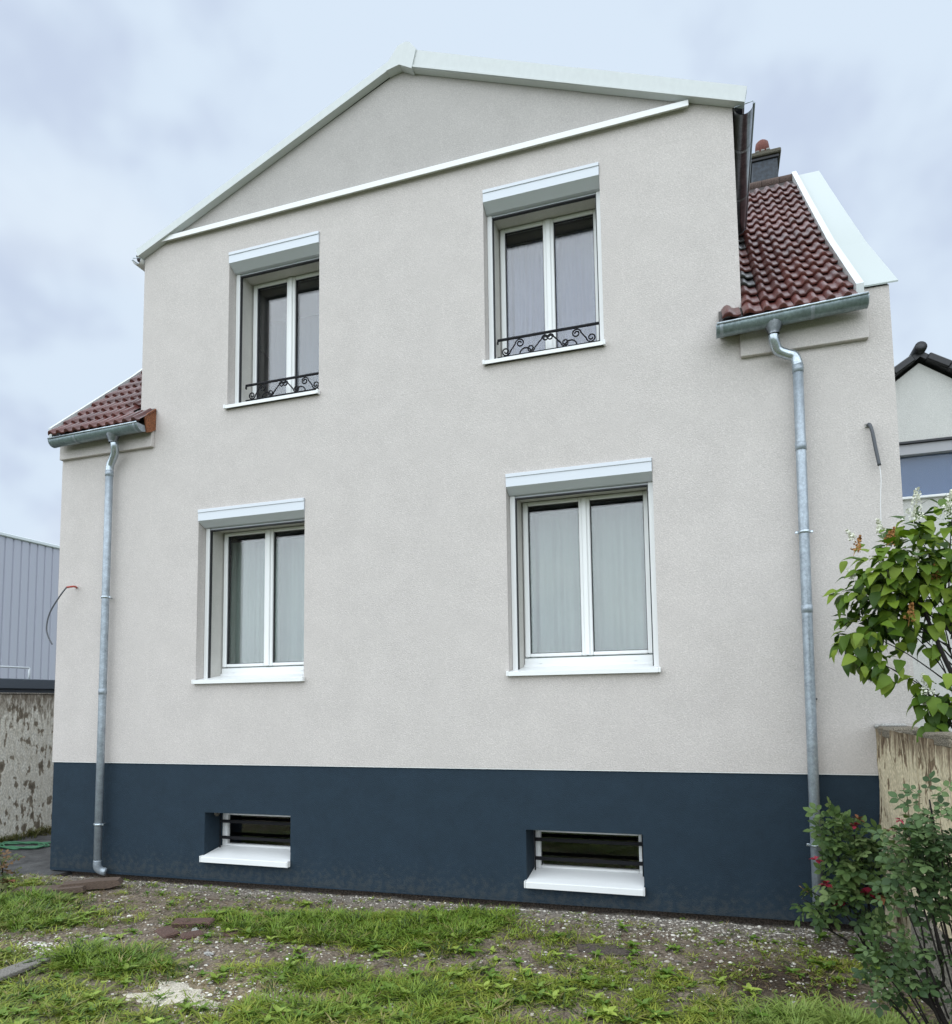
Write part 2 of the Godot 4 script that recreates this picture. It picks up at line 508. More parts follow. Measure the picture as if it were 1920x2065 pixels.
func make_window(house: Node3D, key: String) -> void:
	var o: Array = OPEN[key]
	var x0: float = o[0]; var x1: float = o[1]; var y0: float = o[2]; var y1: float = o[3]
	var small := key == "ul" or key == "ur"
	var face := 0.20 if small else 0.196
	# roller shutter box and its rails
	var sb := plain("roller_shutter", house)
	var st := mb()
	prism(st, PackedVector2Array([Vector2(0.014, y1 - 0.002), Vector2(0.014, y1 - 0.12), Vector2(-0.085, y1 - face + 0.024), Vector2(-0.165, y1 - face + 0.024), Vector2(-0.165, y1 - 0.002)]), "x", x0 + 0.003, x1 - 0.003)
	obj("shutter_box", st, M.alu_white, sb)
	st = mb()
	bx(st, Vector3(x0 + 0.002, y1 - 0.034, 0.0145), Vector3(x1 - 0.002, y1 - 0.001, 0.021), 0.002)
	obj("box_lip", st, M.alu_white, sb)
	for s in [0, 1]:
		st = mb()
		var rx0: float = x0 + 0.002 if s == 0 else x1 - 0.050
		bx(st, Vector3(rx0, y0 + 0.03, -0.158), Vector3(rx0 + 0.048, y1 - face + 0.0235, -0.115), 0.004)
		obj("guide_rail", st, M.pvc, sb)
		st = mb()
		var gx: float = x0 + 0.0505 if s == 0 else x1 - 0.0595
		bx(st, Vector3(gx, y0 + 0.03, -0.158), Vector3(gx + 0.009, y1 - face + 0.0, -0.125))
		obj("guide_seal", st, M.rubber, sb)
	st = mb()
	bx(st, Vector3(x0 + 0.05, y1 - face + 0.004, -0.150), Vector3(x1 - 0.05, y1 - face + 0.0235, -0.128), 0.004)
	obj("end_slat", st, M.alu_white, sb)
	st = mb()
	bx(st, Vector3(x0 + 0.05, y1 - face - 0.008, -0.157), Vector3(x1 - 0.05, y1 - face + 0.0035, -0.122))
	obj("slat_seal", st, M.rubber, sb)
	# frame and sashes
	var w := plain("window", house)
	var a := x0 + 0.056; var b := x1 - 0.052; var t := y1 - face + 0.018; var btm := y0 + 0.088
	var zf := -0.40
	var fb := btm + 0.088
	st = mb()
	bx(st, Vector3(a + 0.002, fb, zf), Vector3(a + 0.024, t - 0.001, zf + 0.045), 0.004)
	bx(st, Vector3(b - 0.024, fb, zf), Vector3(b - 0.002, t - 0.001, zf + 0.045), 0.004)
	bx(st, Vector3(a + 0.025, t - 0.018, zf), Vector3(b - 0.025, t - 0.001, zf + 0.045), 0.004)
	obj("frame", st, M.pvc, w)
	st = mb()
	bx(st, Vector3(a + 0.002, btm + 0.002, zf), Vector3(b - 0.002, fb - 0.006, zf + 0.062), 0.006)
	bx(st, Vector3(a + 0.002, btm - 0.008, zf + 0.064), Vector3(b - 0.002, btm + 0.022, zf + 0.085), 0.003)
	obj("frame_rail", st, M.pvc, w)
	for k in 2:
		st = mb()
		var dx: float = a + (b - a) * (0.12 if k == 0 else 0.84)
		bx(st, Vector3(dx, btm + 0.03, zf + 0.0625), Vector3(dx + 0.03, btm + 0.042, zf + 0.068), 0.003)
		obj("drain_cap", st, M.pvc, w)
	var mid := (a + b) / 2.0
	for s in 2:
		var sash := plain("sash", house)
		var p: float = a + 0.014 if s == 0 else mid + 0.006
		var q: float = mid - 0.006 if s == 0 else b - 0.014
		var ya := fb + 0.004; var yb := t - 0.006
		var fw := 0.046
		st = mb()
		bx(st, Vector3(p, ya, zf + 0.046), Vector3(p + fw, yb, zf + 0.072), 0.007)
		bx(st, Vector3(q - fw, ya, zf + 0.046), Vector3(q, yb, zf + 0.072), 0.007)
		bx(st, Vector3(p + fw + 0.0005, ya, zf + 0.010), Vector3(q - fw - 0.0005, ya + fw * 0.7, zf + 0.070), 0.007)
		bx(st, Vector3(p + fw + 0.0005, yb - fw * 0.75, zf + 0.010), Vector3(q - fw - 0.0005, yb, zf + 0.070), 0.007)
		obj("sash_frame", st, M.pvc, sash)
		st = mb()
		for e in [[p + fw - 0.002, p + fw + 0.006, ya + fw * 0.7, yb - fw * 0.75], [q - fw - 0.006, q - fw + 0.002, ya + fw * 0.7, yb - fw * 0.75]]:
			bx(st, Vector3(e[0], e[2], zf + 0.028), Vector3(e[1], e[3], zf + 0.05))
		bx(st, Vector3(p + fw + 0.007, ya + fw * 0.7 - 0.001, zf + 0.028), Vector3(q - fw - 0.007, ya + fw * 0.7 + 0.006, zf + 0.05))
		bx(st, Vector3(p + fw + 0.007, yb - fw * 0.75 - 0.006, zf + 0.028), Vector3(q - fw - 0.007, yb - fw * 0.75 + 0.001, zf + 0.05))
		obj("glazing_seal", st, M.rubber, sash)
		obj("pane", box(Vector3(p + fw - 0.004, ya + fw * 0.7 - 0.004, zf + 0.030), Vector3(q - fw + 0.004, yb - fw * 0.75 + 0.004, zf + 0.036)), M.glass, sash)
		obj("pane", box(Vector3(p + fw - 0.004, ya + fw * 0.7 - 0.004, zf + 0.014), Vector3(q - fw + 0.004, yb - fw * 0.75 + 0.004, zf + 0.020)), M.glass, sash)
	st = mb()
	bx(st, Vector3(mid - 0.024, fb + 0.006, zf + 0.073), Vector3(mid + 0.024, t - 0.012, zf + 0.086), 0.006)
	obj("cover_strip", st, M.pvc, w)
	# net curtains in folds; upper left gets an added blue panel imitating reflected sky
	var cz := -0.56
	var ctop := t - 0.07
	var cleft := a - 0.06
	var cright := b + 0.05
	var cbtm := btm + 0.04
	var cm: Material = M.curtain_green
	if key == "ul":
		cz = -1.1; ctop = t; cm = M.sky_tint; cleft = a - 0.3; cright = b + 0.3; cbtm = btm - 0.02  # no drape here: added blue panel gives the glass its reflected sky colour
	elif key == "ur":
		cz = -0.60; ctop = t - 0.02; cm = M.curtain_lilac
	var cur := plain("curtain_or_sky_panel", house)
	st = mb(true)
	var nx := 150
	var prev := []
	var flat := 0.35 if key == "ul" else 1.0
	for i in nx + 1:
		var u := float(i) / nx
		var x := lerpf(cleft, cright, u)
		var z := cz + flat * (0.016 * sin(u * 43.0 + 1.3 * sin(u * 9.0)) + 0.010 * sin(u * 97.0 + 2.0 * sin(u * 5.0)) + 0.012 * sin(u * 17.0 + 0.7))
		var cur_ := [Vector3(x, cbtm, z + 0.004 * sin(u * 61.0)), Vector3(x, (cbtm + ctop) / 2.0, z), Vector3(x, ctop, z * 0.5 + cz * 0.5)]
		if i > 0:
			for k in 2:
				quad_out(st, prev[k], cur_[k], cur_[k + 1], prev[k + 1], Vector3.BACK)
		prev = cur_
	obj("fabric_or_sky_panel", st, cm, cur)
	if key != "ul":
		obj("curtain_hem", box(Vector3(cleft, ctop - 0.004, cz - 0.006), Vector3(cright, ctop + 0.012, cz + 0.006), 0.003), M.hem if small else cm, cur)
	# aluminium sill
	var sill := plain("sill", house)
	st = mb()
	prism(st, PackedVector2Array([Vector2(-0.335, y0 + 0.092), Vector2(-0.335, y0 + 0.080), Vector2(0.036, y0 + 0.018), Vector2(0.036, y0 - 0.004), Vector2(0.044, y0 - 0.004), Vector2(0.044, y0 + 0.030), Vector2(0.040, y0 + 0.0315)]), "x", x0 + 0.004, x1 - 0.004)
	obj("sill_plate", st, M.pvc, sill)
	for s in [0, 1]:
		var ex: float = x0 - 0.016 if s == 0 else x1 - 0.003
		st = mb()
		bx(st, Vector3(ex, y0 - 0.006, 0.002), Vector3(ex + 0.019, y0 + 0.040, 0.048), 0.004)
		obj("sill_end_cap", st, M.pvc, sill)

func spiral(cx: float, cy: float, r0: float, r1: float, a0: float, turns: float, z: float) -> Array:
	var out := []
	var n := 26
	for i in n + 1:
		var u := float(i) / n
		var r := lerpf(r0, r1, u)
		var a := a0 + turns * TAU * u
		out.append(Vector3(cx + r * cos(a), cy + r * sin(a), z))
	return out

func make_guard(house: Node3D, x0: float, x1: float, y0: float, y1: float) -> void:
	var z := -0.17
	var g := plain("window_guard", house)
	var st := mb()
	bx(st, Vector3(x0, y1 - 0.011, z - 0.012), Vector3(x1, y1 + 0.010, z + 0.012), 0.004)
	bx(st, Vector3(x0 - 0.004, y1 - 0.04, z - 0.012), Vector3(x0 + 0.010, y1 - 0.0085, z + 0.010), 0.004)
	bx(st, Vector3(x1 - 0.010, y1 - 0.04, z - 0.012), Vector3(x1 + 0.004, y1 - 0.0085, z + 0.010), 0.004)
	obj("guard_rail", st, M.iron, g)
	st = mb()
	bx(st, Vector3(x0, y0 - 0.006, z - 0.010), Vector3(x1, y0 + 0.006, z + 0.010), 0.003)
	obj("guard_rail", st, M.iron, g)
	var L := x1 - x0
	var h := y1 - y0
	for s in [1.0, -1.0]:
		var X := func(u: float) -> float: return x0 + u * L if s > 0 else x1 - u * L
		var sc := h / 0.17
		# big S: low volute near the end, high volute a quarter in, then a smaller S towards the middle
		for part in 2:
			var lo := Vector2(0.085, 0.050 * sc) if part == 0 else Vector2(0.335, 0.044 * sc)
			var hi := Vector2(0.225, h - 0.060 * sc) if part == 0 else Vector2(0.475, h - 0.050 * sc)
			var rl := 0.044 * sc if part == 0 else 0.036 * sc
			var rh := 0.044 * sc if part == 0 else 0.030 * sc
			var pts := spiral(lo.x * L, lo.y, 0.012, rl, PI, 1.5, z) + spiral(hi.x * L, hi.y, rh, 0.012, PI, -1.5, z)
			var ctrl := PackedVector3Array()
			for q in pts: ctrl.append(Vector3(X.call(q.x / L), y0 + q.y, z))
			st = mb(true)
			tube(st, ctrl, 0.0070, 6)
			obj("scroll", st, M.iron, g)
		var arc := []
		for i in 13:
			var aa := PI * i / 12.0
			arc.append(Vector3(X.call(0.28) + 0.055 * cos(aa), y0 + 0.008 + 0.05 * sin(aa), z - 0.002))
		st = mb(true)
		tube(st, PackedVector3Array(arc), 0.0072, 6)
		obj("scroll", st, M.iron, g)

func make_cellar_window(house: Node3D, h: Array, clip: bool) -> void:
	var x0: float = h[0]; var x1: float = h[1]; var y0: float = h[2]; var y1: float = h[3]
	var zf := -0.34
	var w := plain("cellar_window", house)
	var st := mb()
	var fw := 0.062
	bx(st, Vector3(x0 + 0.002, y0 + 0.05, zf), Vector3(x0 + fw, y1 - 0.002, zf + 0.05), 0.005)
	bx(st, Vector3(x1 - fw, y0 + 0.05, zf), Vector3(x1 - 0.002, y1 - 0.002, zf + 0.05), 0.005)
	bx(st, Vector3(x0 + fw + 0.001, y1 - fw, zf), Vector3(x1 - fw - 0.001, y1 - 0.002, zf + 0.05), 0.005)
	bx(st, Vector3(x0 + fw + 0.001, y0 + 0.05, zf), Vector3(x1 - fw - 0.001, y0 + 0.05 + fw * 1.1, zf + 0.05), 0.005)
	obj("frame", st, M.pvc, w)
	st = mb()
	bx(st, Vector3(x0 + fw - 0.004, y0 + 0.05 + fw, zf + 0.018), Vector3(x1 - fw + 0.004, y1 - fw + 0.004, zf + 0.024))
	obj("pane", st, M.glass, w)
	st = mb()
	prism(st, PackedVector2Array([Vector2(zf + 0.051, y0 + 0.098), Vector2(zf + 0.051, y0 + 0.082), Vector2(0.034, y0 + 0.022), Vector2(0.034, y0 - 0.006), Vector2(0.048, y0 - 0.006), Vector2(0.048, y0 + 0.040), Vector2(0.036, y0 + 0.046)]), "x", x0 + 0.004, x1 - 0.004)
	obj("sill", st, M.pvc, w)
	for s in [0, 1]:
		st = mb()
		var ex: float = x0 - 0.010 if s == 0 else x1 - 0.002
		bx(st, Vector3(ex, y0 - 0.008, -0.002), Vector3(ex + 0.012, y0 + 0.054, 0.052), 0.004)
		obj("sill_end_cap", st, M.pvc, w)
	var g := plain("cellar_bars", house)
	for k in 2:
		st = mb()
		var by: float = y1 - 0.115 - 0.165 * k
		bx(st, Vector3(x0 + 0.03, by - 0.016, -0.218), Vector3(x1 - 0.001, by + 0.016, -0.205), 0.003)
		obj("bar", st, M.iron, g)
	for s in [0, 1]:
		st = mb()
		var ux: float = x0 + 0.022 if s == 0 else x1 - 0.030
		bx(st, Vector3(ux, y0 + 0.075, -0.232), Vector3(ux + 0.010, y1 - 0.004, -0.219), 0.002)
		obj("bar_upright", st, M.iron, g)
	if clip:
		st = mb()
		bx(st, Vector3(x0 + 0.001, y1 - 0.05, -0.205), Vector3(x0 + 0.035, y1 - 0.006, -0.15), 0.006)
		bx(st, Vector3(x0 + 0.010, y1 - 0.062, -0.20), Vector3(x0 + 0.028, y1 - 0.051, -0.16), 0.004)
		obj("wall_bracket", st, M.concrete_old, g)

var tile_mesh: Array = []
var half_tile: ArrayMesh
func tile_shape(seed_: int, W := 0.23, rolls := 2.0) -> ArrayMesh:
	# interlocking clay tile, two rolls wide; x across, z up the slope (towards -z), y out of the slope
	var r := RandomNumberGenerator.new()
	r.seed = seed_
	var L := 0.31
	var st := mb(true)
	var N := int(rolls) * 10
	var prof := func(u: float) -> float:
		var k := fposmod(u * rolls, 1.0)
		var roll := sin(minf(k / 0.62, 1.0) * PI)
		return 0.004 + 0.034 * pow(maxf(roll, 0.0), 0.8)
	var sag := r.randf_range(-0.002, 0.002)
	var zs := [0.012, 0.0, -0.10, -L]
	var prev := []
	for i in N + 1:
		var u := float(i) / N
		var x := (u - 0.5) * W
		var p: float = prof.call(u)
		var row := []
		for k in 4:
			var lift: float = 0.034 - 0.034 * (-zs[k]) / L
			if k == 0: row.append(Vector3(x, lift + p - 0.006, 0.006))
			else: row.append(Vector3(x, lift + p + sag * (1.0 if k == 1 else 0.0), zs[k]))
		row.push_front(Vector3(x, 0.034 + p * 0.45 - 0.016, 0.004))
		if i > 0:
			for k in 4:
				quad_out(st, prev[k], row[k], row[k + 1], prev[k + 1], Vector3(0, 0.7, 0.7) if k == 0 else Vector3(0, 1, 0.2))
		prev = row
	st.generate_normals()
	return st.commit()

func lay_tiles(roof: Node3D, xs: Array, stain_x: float) -> void:
	var courses := 17
	
	var step := 0.263
	# walk up the curved slope
	var z := 0.225
	var r := RandomNumberGenerator.new()
	r.seed = int(absf(xs[0]) * 1000.0)
	for c in courses:
		var z2 := z
		var a := Vector2(z, roof_y(z))
		var travelled := 0.0
		while travelled < step:
			z2 -= 0.004
			travelled = a.distance_to(Vector2(z2, roof_y(z2)))
		var dir := (Vector2(z2, roof_y(z2)) - a).normalized()
		var up := Vector3(0, dir.y, dir.x)
		var nrm := Vector3(1, 0, 0).cross(up) * -1.0
		if nrm.y < 0: nrm = -nrm
		var bas := Basis(Vector3.RIGHT, nrm, -up)
		for x in xs:
			if c > 0 and x < DR + 0.01 and x > DL - 0.06: continue
			var t := MeshInstance3D.new()
			t.name = "tile"
			t.mesh = half_tile if x > 0.2 and x < 0.45 else tile_mesh[r.randi() % tile_mesh.size()]
			var stained: bool = stain_x > -50.0 and x - stain_x < 0.24 - 0.025 * absf(c - 5.0) + r.randf_range(-0.1, 0.1) and c > 0 and c < 11
			t.material_override = M.tile_stained if stained and r.randf() < 0.5 else M.tiles[r.randi() % 4]
			var tilt := Basis(nrm, r.randf_range(-0.012, 0.012)) * Basis(Vector3.RIGHT, r.randf_range(-0.012, 0.006))
			t.transform = Transform3D(tilt * bas, Vector3(x, roof_y(z) + (-0.035 if x < -5.0 else 0.0), z) + nrm * r.randf_range(-0.002, 0.003))
			roof.add_child(t, true)
		z = z2

func roof_slab(st: SurfaceTool, x0: float, x1: float, over: float, thick: float, zlo: float) -> void:
	var top := PackedVector2Array()
	var zz := [zlo, 0.0, -0.96, -2.075, -3.16]
	for q in zz: top.append(Vector2(q, roof_y(q) + over + (-0.035 if x0 < -5.0 else 0.0)))
	var back := PackedVector2Array()
	for i in range(zz.size() - 1, -1, -1): back.append(Vector2(zz[i] - 0.02, roof_y(zz[i]) + over - thick + (-0.035 if x0 < -5.0 else 0.0)))
	top.append_array(back)
	prism(st, top, "x", x0, x1)

func make_gutter(house: Node3D, x0: float, x1: float, ya: float, yb: float, outlet_x: float, brackets: Array) -> Node3D:
	var g := plain("gutter", house)
	var st := mb(true)
	var R := 0.073
	var zc := 0.178
	var ang := []
	for i in 15: ang.append(PI + PI * i / 14.0)
	var y_at := func(x: float) -> float: return lerpf(ya, yb, (x - x0) / (x1 - x0))
	for k in 14:
		for rr in [R, R - 0.004]:
			var p := []
			for e in [x0, x1]:
				for a in [ang[k], ang[k + 1]]:
					p.append(Vector3(e, y_at.call(e) + rr * sin(a), zc + rr * cos(a)))
			var out := Vector3(0, sin(ang[k]), cos(ang[k])) * (1.0 if rr == R else -1.0)
			quad_out(st, p[0], p[1], p[3], p[2], out)
	obj("trough", st, M.zinc_green, g)
	st = mb(true)
	tube(st, PackedVector3Array([Vector3(x0, ya + 0.004, zc + R + 0.004), Vector3(x1, yb + 0.004, zc + R + 0.004)]), 0.010, 8)
	obj("bead", st, M.zinc_bright, g)
	for e in [x0, x1]:
		st = mb()
		var poly := PackedVector2Array()
		for a in ang: poly.append(Vector2(zc + (R + 0.002) * cos(a), y_at.call(e) + (R + 0.002) * sin(a)))
		var into: float = 0.006 if e == x0 else -0.006
		prism(st, poly, "x", e - into, e + into * 0.2)
		obj("end_cap", st, M.zinc, g)
	for b in brackets:
		st = mb(true)
		var pts := PackedVector3Array()
		for a in ang: pts.append(Vector3(b, y_at.call(b) + (R + 0.003) * sin(a), zc + (R + 0.003) * cos(a)))
		for i in pts.size() - 1:
			var a: Vector3 = pts[i]; var c: Vector3 = pts[i + 1]
			var o := Vector3(0, (a.y + c.y) / 2.0 - y_at.call(b), (a.z + c.z) / 2.0 - zc)
			var dx := Vector3(0.013, 0, 0)
			quad_out(st, a - dx, c - dx, c + dx, a + dx, o)
		obj("bracket", st, M.zinc, g)
	# outlet funnel
	st = mb(true)
	var oy: float = y_at.call(outlet_x)
	var rings := [[oy - 0.01, 0.085, 0.076], [oy - 0.055, 0.078, 0.070], [oy - 0.115, 0.046, 0.046], [oy - 0.135, 0.043, 0.043]]
	for i in 3:
		for k in 16:
			var a0 := TAU * k / 16.0; var a1 := TAU * (k + 1) / 16.0
			var f := func(ring: Array, a: float) -> Vector3: return Vector3(outlet_x + ring[1] * cos(a), ring[0], zc - 0.012 - 0.03 * i * 0 + ring[2] * sin(a))
			quad_out(st, f.call(rings[i], a0), f.call(rings[i], a1), f.call(rings[i + 1], a1), f.call(rings[i + 1], a0), Vector3(cos(a0), 0, sin(a0)))
	obj("outlet", st, M.zinc_dark, g)
	return g

func make_downpipe(house: Node3D, elbow: Array, foot: Array, clamps: Array, joints: Array) -> void:
	var d := plain("downpipe", house)
	var st := mb(true)
	tube(st, curve_pts(elbow, 9), 0.041, 16)
	obj("swan_neck", st, M.zinc_bright, d)
	var top: Vector3 = elbow[-1]
	var bot: Vector3 = foot[0]
	st = mb(true)
	tube(st, PackedVector3Array([top + Vector3(0, 0.02, 0), top.lerp(bot, 0.33), top.lerp(bot, 0.66), bot]), 0.039, 16)
	obj("pipe", st, M.zinc, d)
	if foot.size() > 1:
		st = mb(true)
		tube(st, curve_pts(foot, 5), 0.040, 14)
		obj("shoe", st, M.zinc, d)
	for y in joints:
		var p := top.lerp(bot, (top.y - y) / (top.y - bot.y))
		st = mb(true)
		tube(st, PackedVector3Array([p + Vector3(0, 0.03, 0), p - Vector3(0, 0.03, 0)]), 0.0425, 16)
		obj("collar", st, M.zinc, d)
	for y in clamps:
		var p := top.lerp(bot, (top.y - y) / (top.y - bot.y))
		st = mb(true)
		tube(st, PackedVector3Array([p + Vector3(0, 0.011, 0), p - Vector3(0, 0.011, 0)]), 0.0455, 16)
		var o := obj("clamp", st, M.zinc_bright, d)
		st = mb()
		bx(st, p + Vector3(0.044, -0.010, -0.006), p + Vector3(0.066, 0.010, 0.006), 0.003)
		bx(st, p + Vector3(-0.066, -0.010, -0.006), p + Vector3(-0.044, 0.010, 0.006), 0.003)
		bx(st, p + Vector3(-0.006, -0.005, -p.z), p + Vector3(0.006, 0.005, -0.046))
		obj("clamp_lug", st, M.zinc_bright, d)

func make_house() -> void:
	var house := thing("house", "pale beige rendered gable house with dark blue base and four white windows", "house")
	var insul := -0.16
	# facade: insulation layer, with the upper block and the gable
	var st := mb()
	holed(st, XL, XR, 1.142, 4.70, insul, 0.0, [OPEN.ll, OPEN.lr])
	obj("front_wall", st, M.stucco, house)
	st = mb()
	holed(st, DL, DR, 4.7005, 6.60, insul, 0.0, [OPEN.ul, OPEN.ur])
	obj("front_wall", st, M.stucco, house)
	st = mb()
	prism(st, PackedVector2Array([Vector2(DL, 6.6005), Vector2(DR, 6.6005), Vector2(DR, 6.80), Vector2(0.132, 6.89), Vector2(-5.606, 6.89), Vector2(DL, 6.775)]), "z", insul, 0.0)
	obj("front_wall", st, M.stucco, house)
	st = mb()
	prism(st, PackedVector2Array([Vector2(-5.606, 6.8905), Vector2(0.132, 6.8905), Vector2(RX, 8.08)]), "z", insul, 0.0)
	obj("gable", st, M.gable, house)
	# wing tops up to the eaves
	for s in [[XL, DL - 0.0005], [DR + 0.0005, XR]]:
		st = mb()
		prism(st, PackedVector2Array([Vector2(insul, 4.7005), Vector2(-0.002, 4.7005), Vector2(-0.002, 4.972), Vector2(insul, 5.10)]), "x", s[0], s[1])
		obj("wing_wall", st, M.stucco, house)
	# masonry behind
	st = mb()
	var hs := []
	for k in OPEN:
		var o: Array = OPEN[k]
		var f := 0.20 if k == "ul" or k == "ur" else 0.196
		hs.append([o[0] + 0.054, o[1] - 0.05, o[2] + 0.0, o[3] - f + 0.0195])
	holed(st, XL + 0.16, XR - 0.16, 1.10, 4.70, -0.42, insul - 0.0005, [hs[2], hs[3]])
	holed(st, DL + 0.16, DR - 0.16, 4.7005, 6.62, -0.42, insul - 0.0005, [hs[0], hs[1]])
	obj("inner_masonry", st, M.inner_render, house)
	# base
	st = mb()
	holed(st, XL + 0.008, XR - 0.004, 0.02, 1.1355, -0.41, -0.012, CELLAR)
	prism(st, PackedVector2Array([Vector2(XL + 0.008, -0.032), Vector2(XR - 0.004, 0.019), Vector2(XR - 0.004, 0.0195), Vector2(XL + 0.008, 0.0195)]), "z", -0.40, -0.0122)
	obj("base_wall", st, M.plinth, house)
	obj("drip_profile", box(Vector3(XL, 1.136, -0.05), Vector3(XR, 1.1415, -0.001)), M.pvc, house)
	obj("foundation", box(Vector3(XL + 0.06, -0.4, -6.2), Vector3(XR - 0.06, 0.015, -0.09)), M.slab, house)
	# shell: sides, back, floors
	for s in [[XL + 0.004, XL + 0.16], [XR - 0.16, XR - 0.004]]:
		st = mb()
		prism(st, PackedVector2Array([Vector2(-0.425, 1.142), Vector2(-0.161, 1.142), Vector2(-0.161, 4.98), Vector2(-3.16, 8.10), Vector2(-6.3, 4.98), Vector2(-6.3, 1.142)]), "x", s[0], s[1])
		prism(st, PackedVector2Array([Vector2(-0.161, 1.142), Vector2(-0.161, 4.9), Vector2(-0.425, 4.9), Vector2(-0.425, 1.142)]), "x", s[0] + 0.001, s[1] + 0.001)
		obj("side_wall", st, M.stucco, house)
		st = mb()
		bx(st, Vector3(s[0] + 0.008, -0.03, -6.3), Vector3(s[1] + 0.008, 1.141, -0.412))
		obj("side_base", st, M.plinth, house)
	for s in [[DL + 0.002, DL + 0.15], [DR - 0.15, DR - 0.002]]:
		st = mb()
		prism(st, PackedVector2Array([Vector2(-0.1605, 4.6), Vector2(-0.1605, 6.80), Vector2(-3.1, 6.80), Vector2(-3.1, 4.6)]), "x", s[0], s[1])
		obj("dormer_cheek", st, M.stucco, house)
	obj("house_wall", box(Vector3(XL + 0.161, 0, -6.3), Vector3(XR - 0.161, 5.0, -6.15)), M.stucco, house)
	st = mb()
	bx(st, Vector3(XL + 0.165, 1.0, -3.1), Vector3(XR - 0.165, 1.095, -0.425))
	bx(st, Vector3(XL + 0.165, 4.0, -3.1), Vector3(XR - 0.165, 4.5, -0.425))
	bx(st, Vector3(DL + 0.155, 6.58, -3.1), Vector3(DR - 0.155, 6.68, -0.425))
	obj("floor_slab", st, M.room, house)
	st = mb()
	bx(st, Vector3(XL + 0.165, 0.02, -3.2), Vector3(XR - 0.165, 6.7, -3.105))
	bx(st, Vector3(-2.82, 0.02, -3.1), Vector3(-2.72, 6.57, -0.425))
	obj("partition", st, M.room_dark, house)
	# windows
	for k in ["ul", "ur", "ll", "lr"]: make_window(house, k)
	make_guard(house, -4.65, -3.715, 4.990, 5.157)
	make_guard(house, -1.828, -0.852, 4.995, 5.167)
	make_cellar_window(house, CELLAR[0], true)
	make_cellar_window(house, CELLAR[1], false)
	# moulding bands under the eaves
	for s in [[XL + 0.002, -5.69], [0.325, 1.272]]:
		st = mb()
		bx(st, Vector3(s[0], 4.548, 0.001), Vector3(s[1], 4.86, 0.048), 0.004)
		obj("eaves_band", st, M.stucco, house)
	# string course under the gable
	var course := plain("string_course", house)
	st = mb()
	prism(st, PackedVector2Array([Vector2(0.002, 6.93), Vector2(0.058, 6.912), Vector2(0.058, 6.860), Vector2(0.050, 6.860), Vector2(0.048, 6.885), Vector2(0.002, 6.885)]), "x", -5.62, -0.008)
	obj("drip_strip", st, M.pvc, course)
	st = mb()
	prism(st, PackedVector2Array([Vector2(0.002, 6.962), Vector2(0.030, 6.935), Vector2(0.030, 6.923), Vector2(0.002, 6.931)]), "x", -5.56, -0.03)
	obj("flashing", st, M.pvc, course)
	# verge boards along the gable
	var verge := plain("verge_flashing", house)
	st = mb()
	prism(st, PackedVector2Array([Vector2(-5.915, 6.739), Vector2(-2.74, 8.080), Vector2(-2.74, 8.172), Vector2(-5.938, 6.822)]), "z", 0.005, 0.082)
	obj("verge_board", st, M.trim, verge)
	st = mb()
	prism(st, PackedVector2Array([Vector2(-2.70, 8.026), Vector2(-0.93, 7.301), Vector2(-0.93, 7.468), Vector2(-2.70, 8.224)]), "z", 0.005, 0.080)
	obj("verge_board", st, M.trim, verge)
	st = mb()
	prism(st, PackedVector2Array([Vector2(-0.95, 7.306), Vector2(0.441, 6.739), Vector2(0.467, 6.874), Vector2(-0.95, 7.479)]), "z", 0.006, 0.083)
	obj("verge_board", st, M.trim, verge)
	st = mb()
	prism(st, PackedVector2Array([Vector2(-2.70, 8.032), Vector2(0.443, 6.733), Vector2(0.446, 6.752), Vector2(-2.70, 8.052)]), "z", 0.0835, 0.090)
	obj("board_fold", st, M.trim, verge)
	st = mb()
	prism(st, PackedVector2Array([Vector2(-2.86, 8.022), Vector2(-2.842, 8.112), Vector2(-2.735, 8.248), Vector2(-2.655, 8.268), Vector2(-2.610, 8.252), Vector2(-2.538, 8.158), Vector2(-2.588, 7.965), Vector2(-2.72, 8.045)]), "z", 0.004, 0.094)
	obj("apex_cap", st, M.trim, verge)
	# gable roof, tiled beyond sight
	st = mb()
	prism(st, PackedVector2Array([Vector2(-5.99, 6.745), Vector2(RX, 8.12), Vector2(RX, 8.20), Vector2(-6.01, 6.815)]), "z", -3.16, 0.003)
	prism(st, PackedVector2Array([Vector2(RX, 8.12), Vector2(0.43, 6.79), Vector2(0.455, 6.865), Vector2(RX, 8.20)]), "z", -3.16, 0.003)
	obj("gable_roof", st, M.roof_deck, house)
	# steep front roofs of both wings
	var roof := plain("tiled_roof", house)
	st = mb()
	roof_slab(st, -6.936, DL - 0.001, -0.004, 0.08, 0.10)
	obj("roof_deck", st, M.roof_deck, roof)
	st = mb()
	roof_slab(st, DR + 0.001, 1.182, -0.004, 0.08, 0.10)
	obj("roof_deck", st, M.roof_deck, roof)
	st = mb()
	prism(st, PackedVector2Array([Vector2(-3.16, 8.20), Vector2(-6.45, 4.85), Vector2(-6.45, 4.75), Vector2(-3.16, 8.08)]), "x", -7.06, 1.46)
	obj("roof_slope", st, M.roof_deck, roof)
	for k in 3: tile_mesh.append(tile_shape(k + 5))
	half_tile = tile_shape(8, 0.142, 1.0)
	var xr := []
	for k in 4: xr.append(1.065 - 0.23 * k)
	xr.append(1.065 - 0.23 * 4 + 0.09 * 0)
	var right_roof := plain("right_tiles", house)
	right_roof.name = "tiled_slope"
	lay_tiles(right_roof, xr.slice(0, 3) + [0.416, 0.258], 0.348)
	var xl := []
	for k in 5: xl.append(-6.815 + 0.23 * k)
	var left_roof := plain("tiled_slope", house)
	lay_tiles(left_roof, xl + [-5.775], -99.0)
	# eaves stubs that pass in front of the upper block
	st = mb()
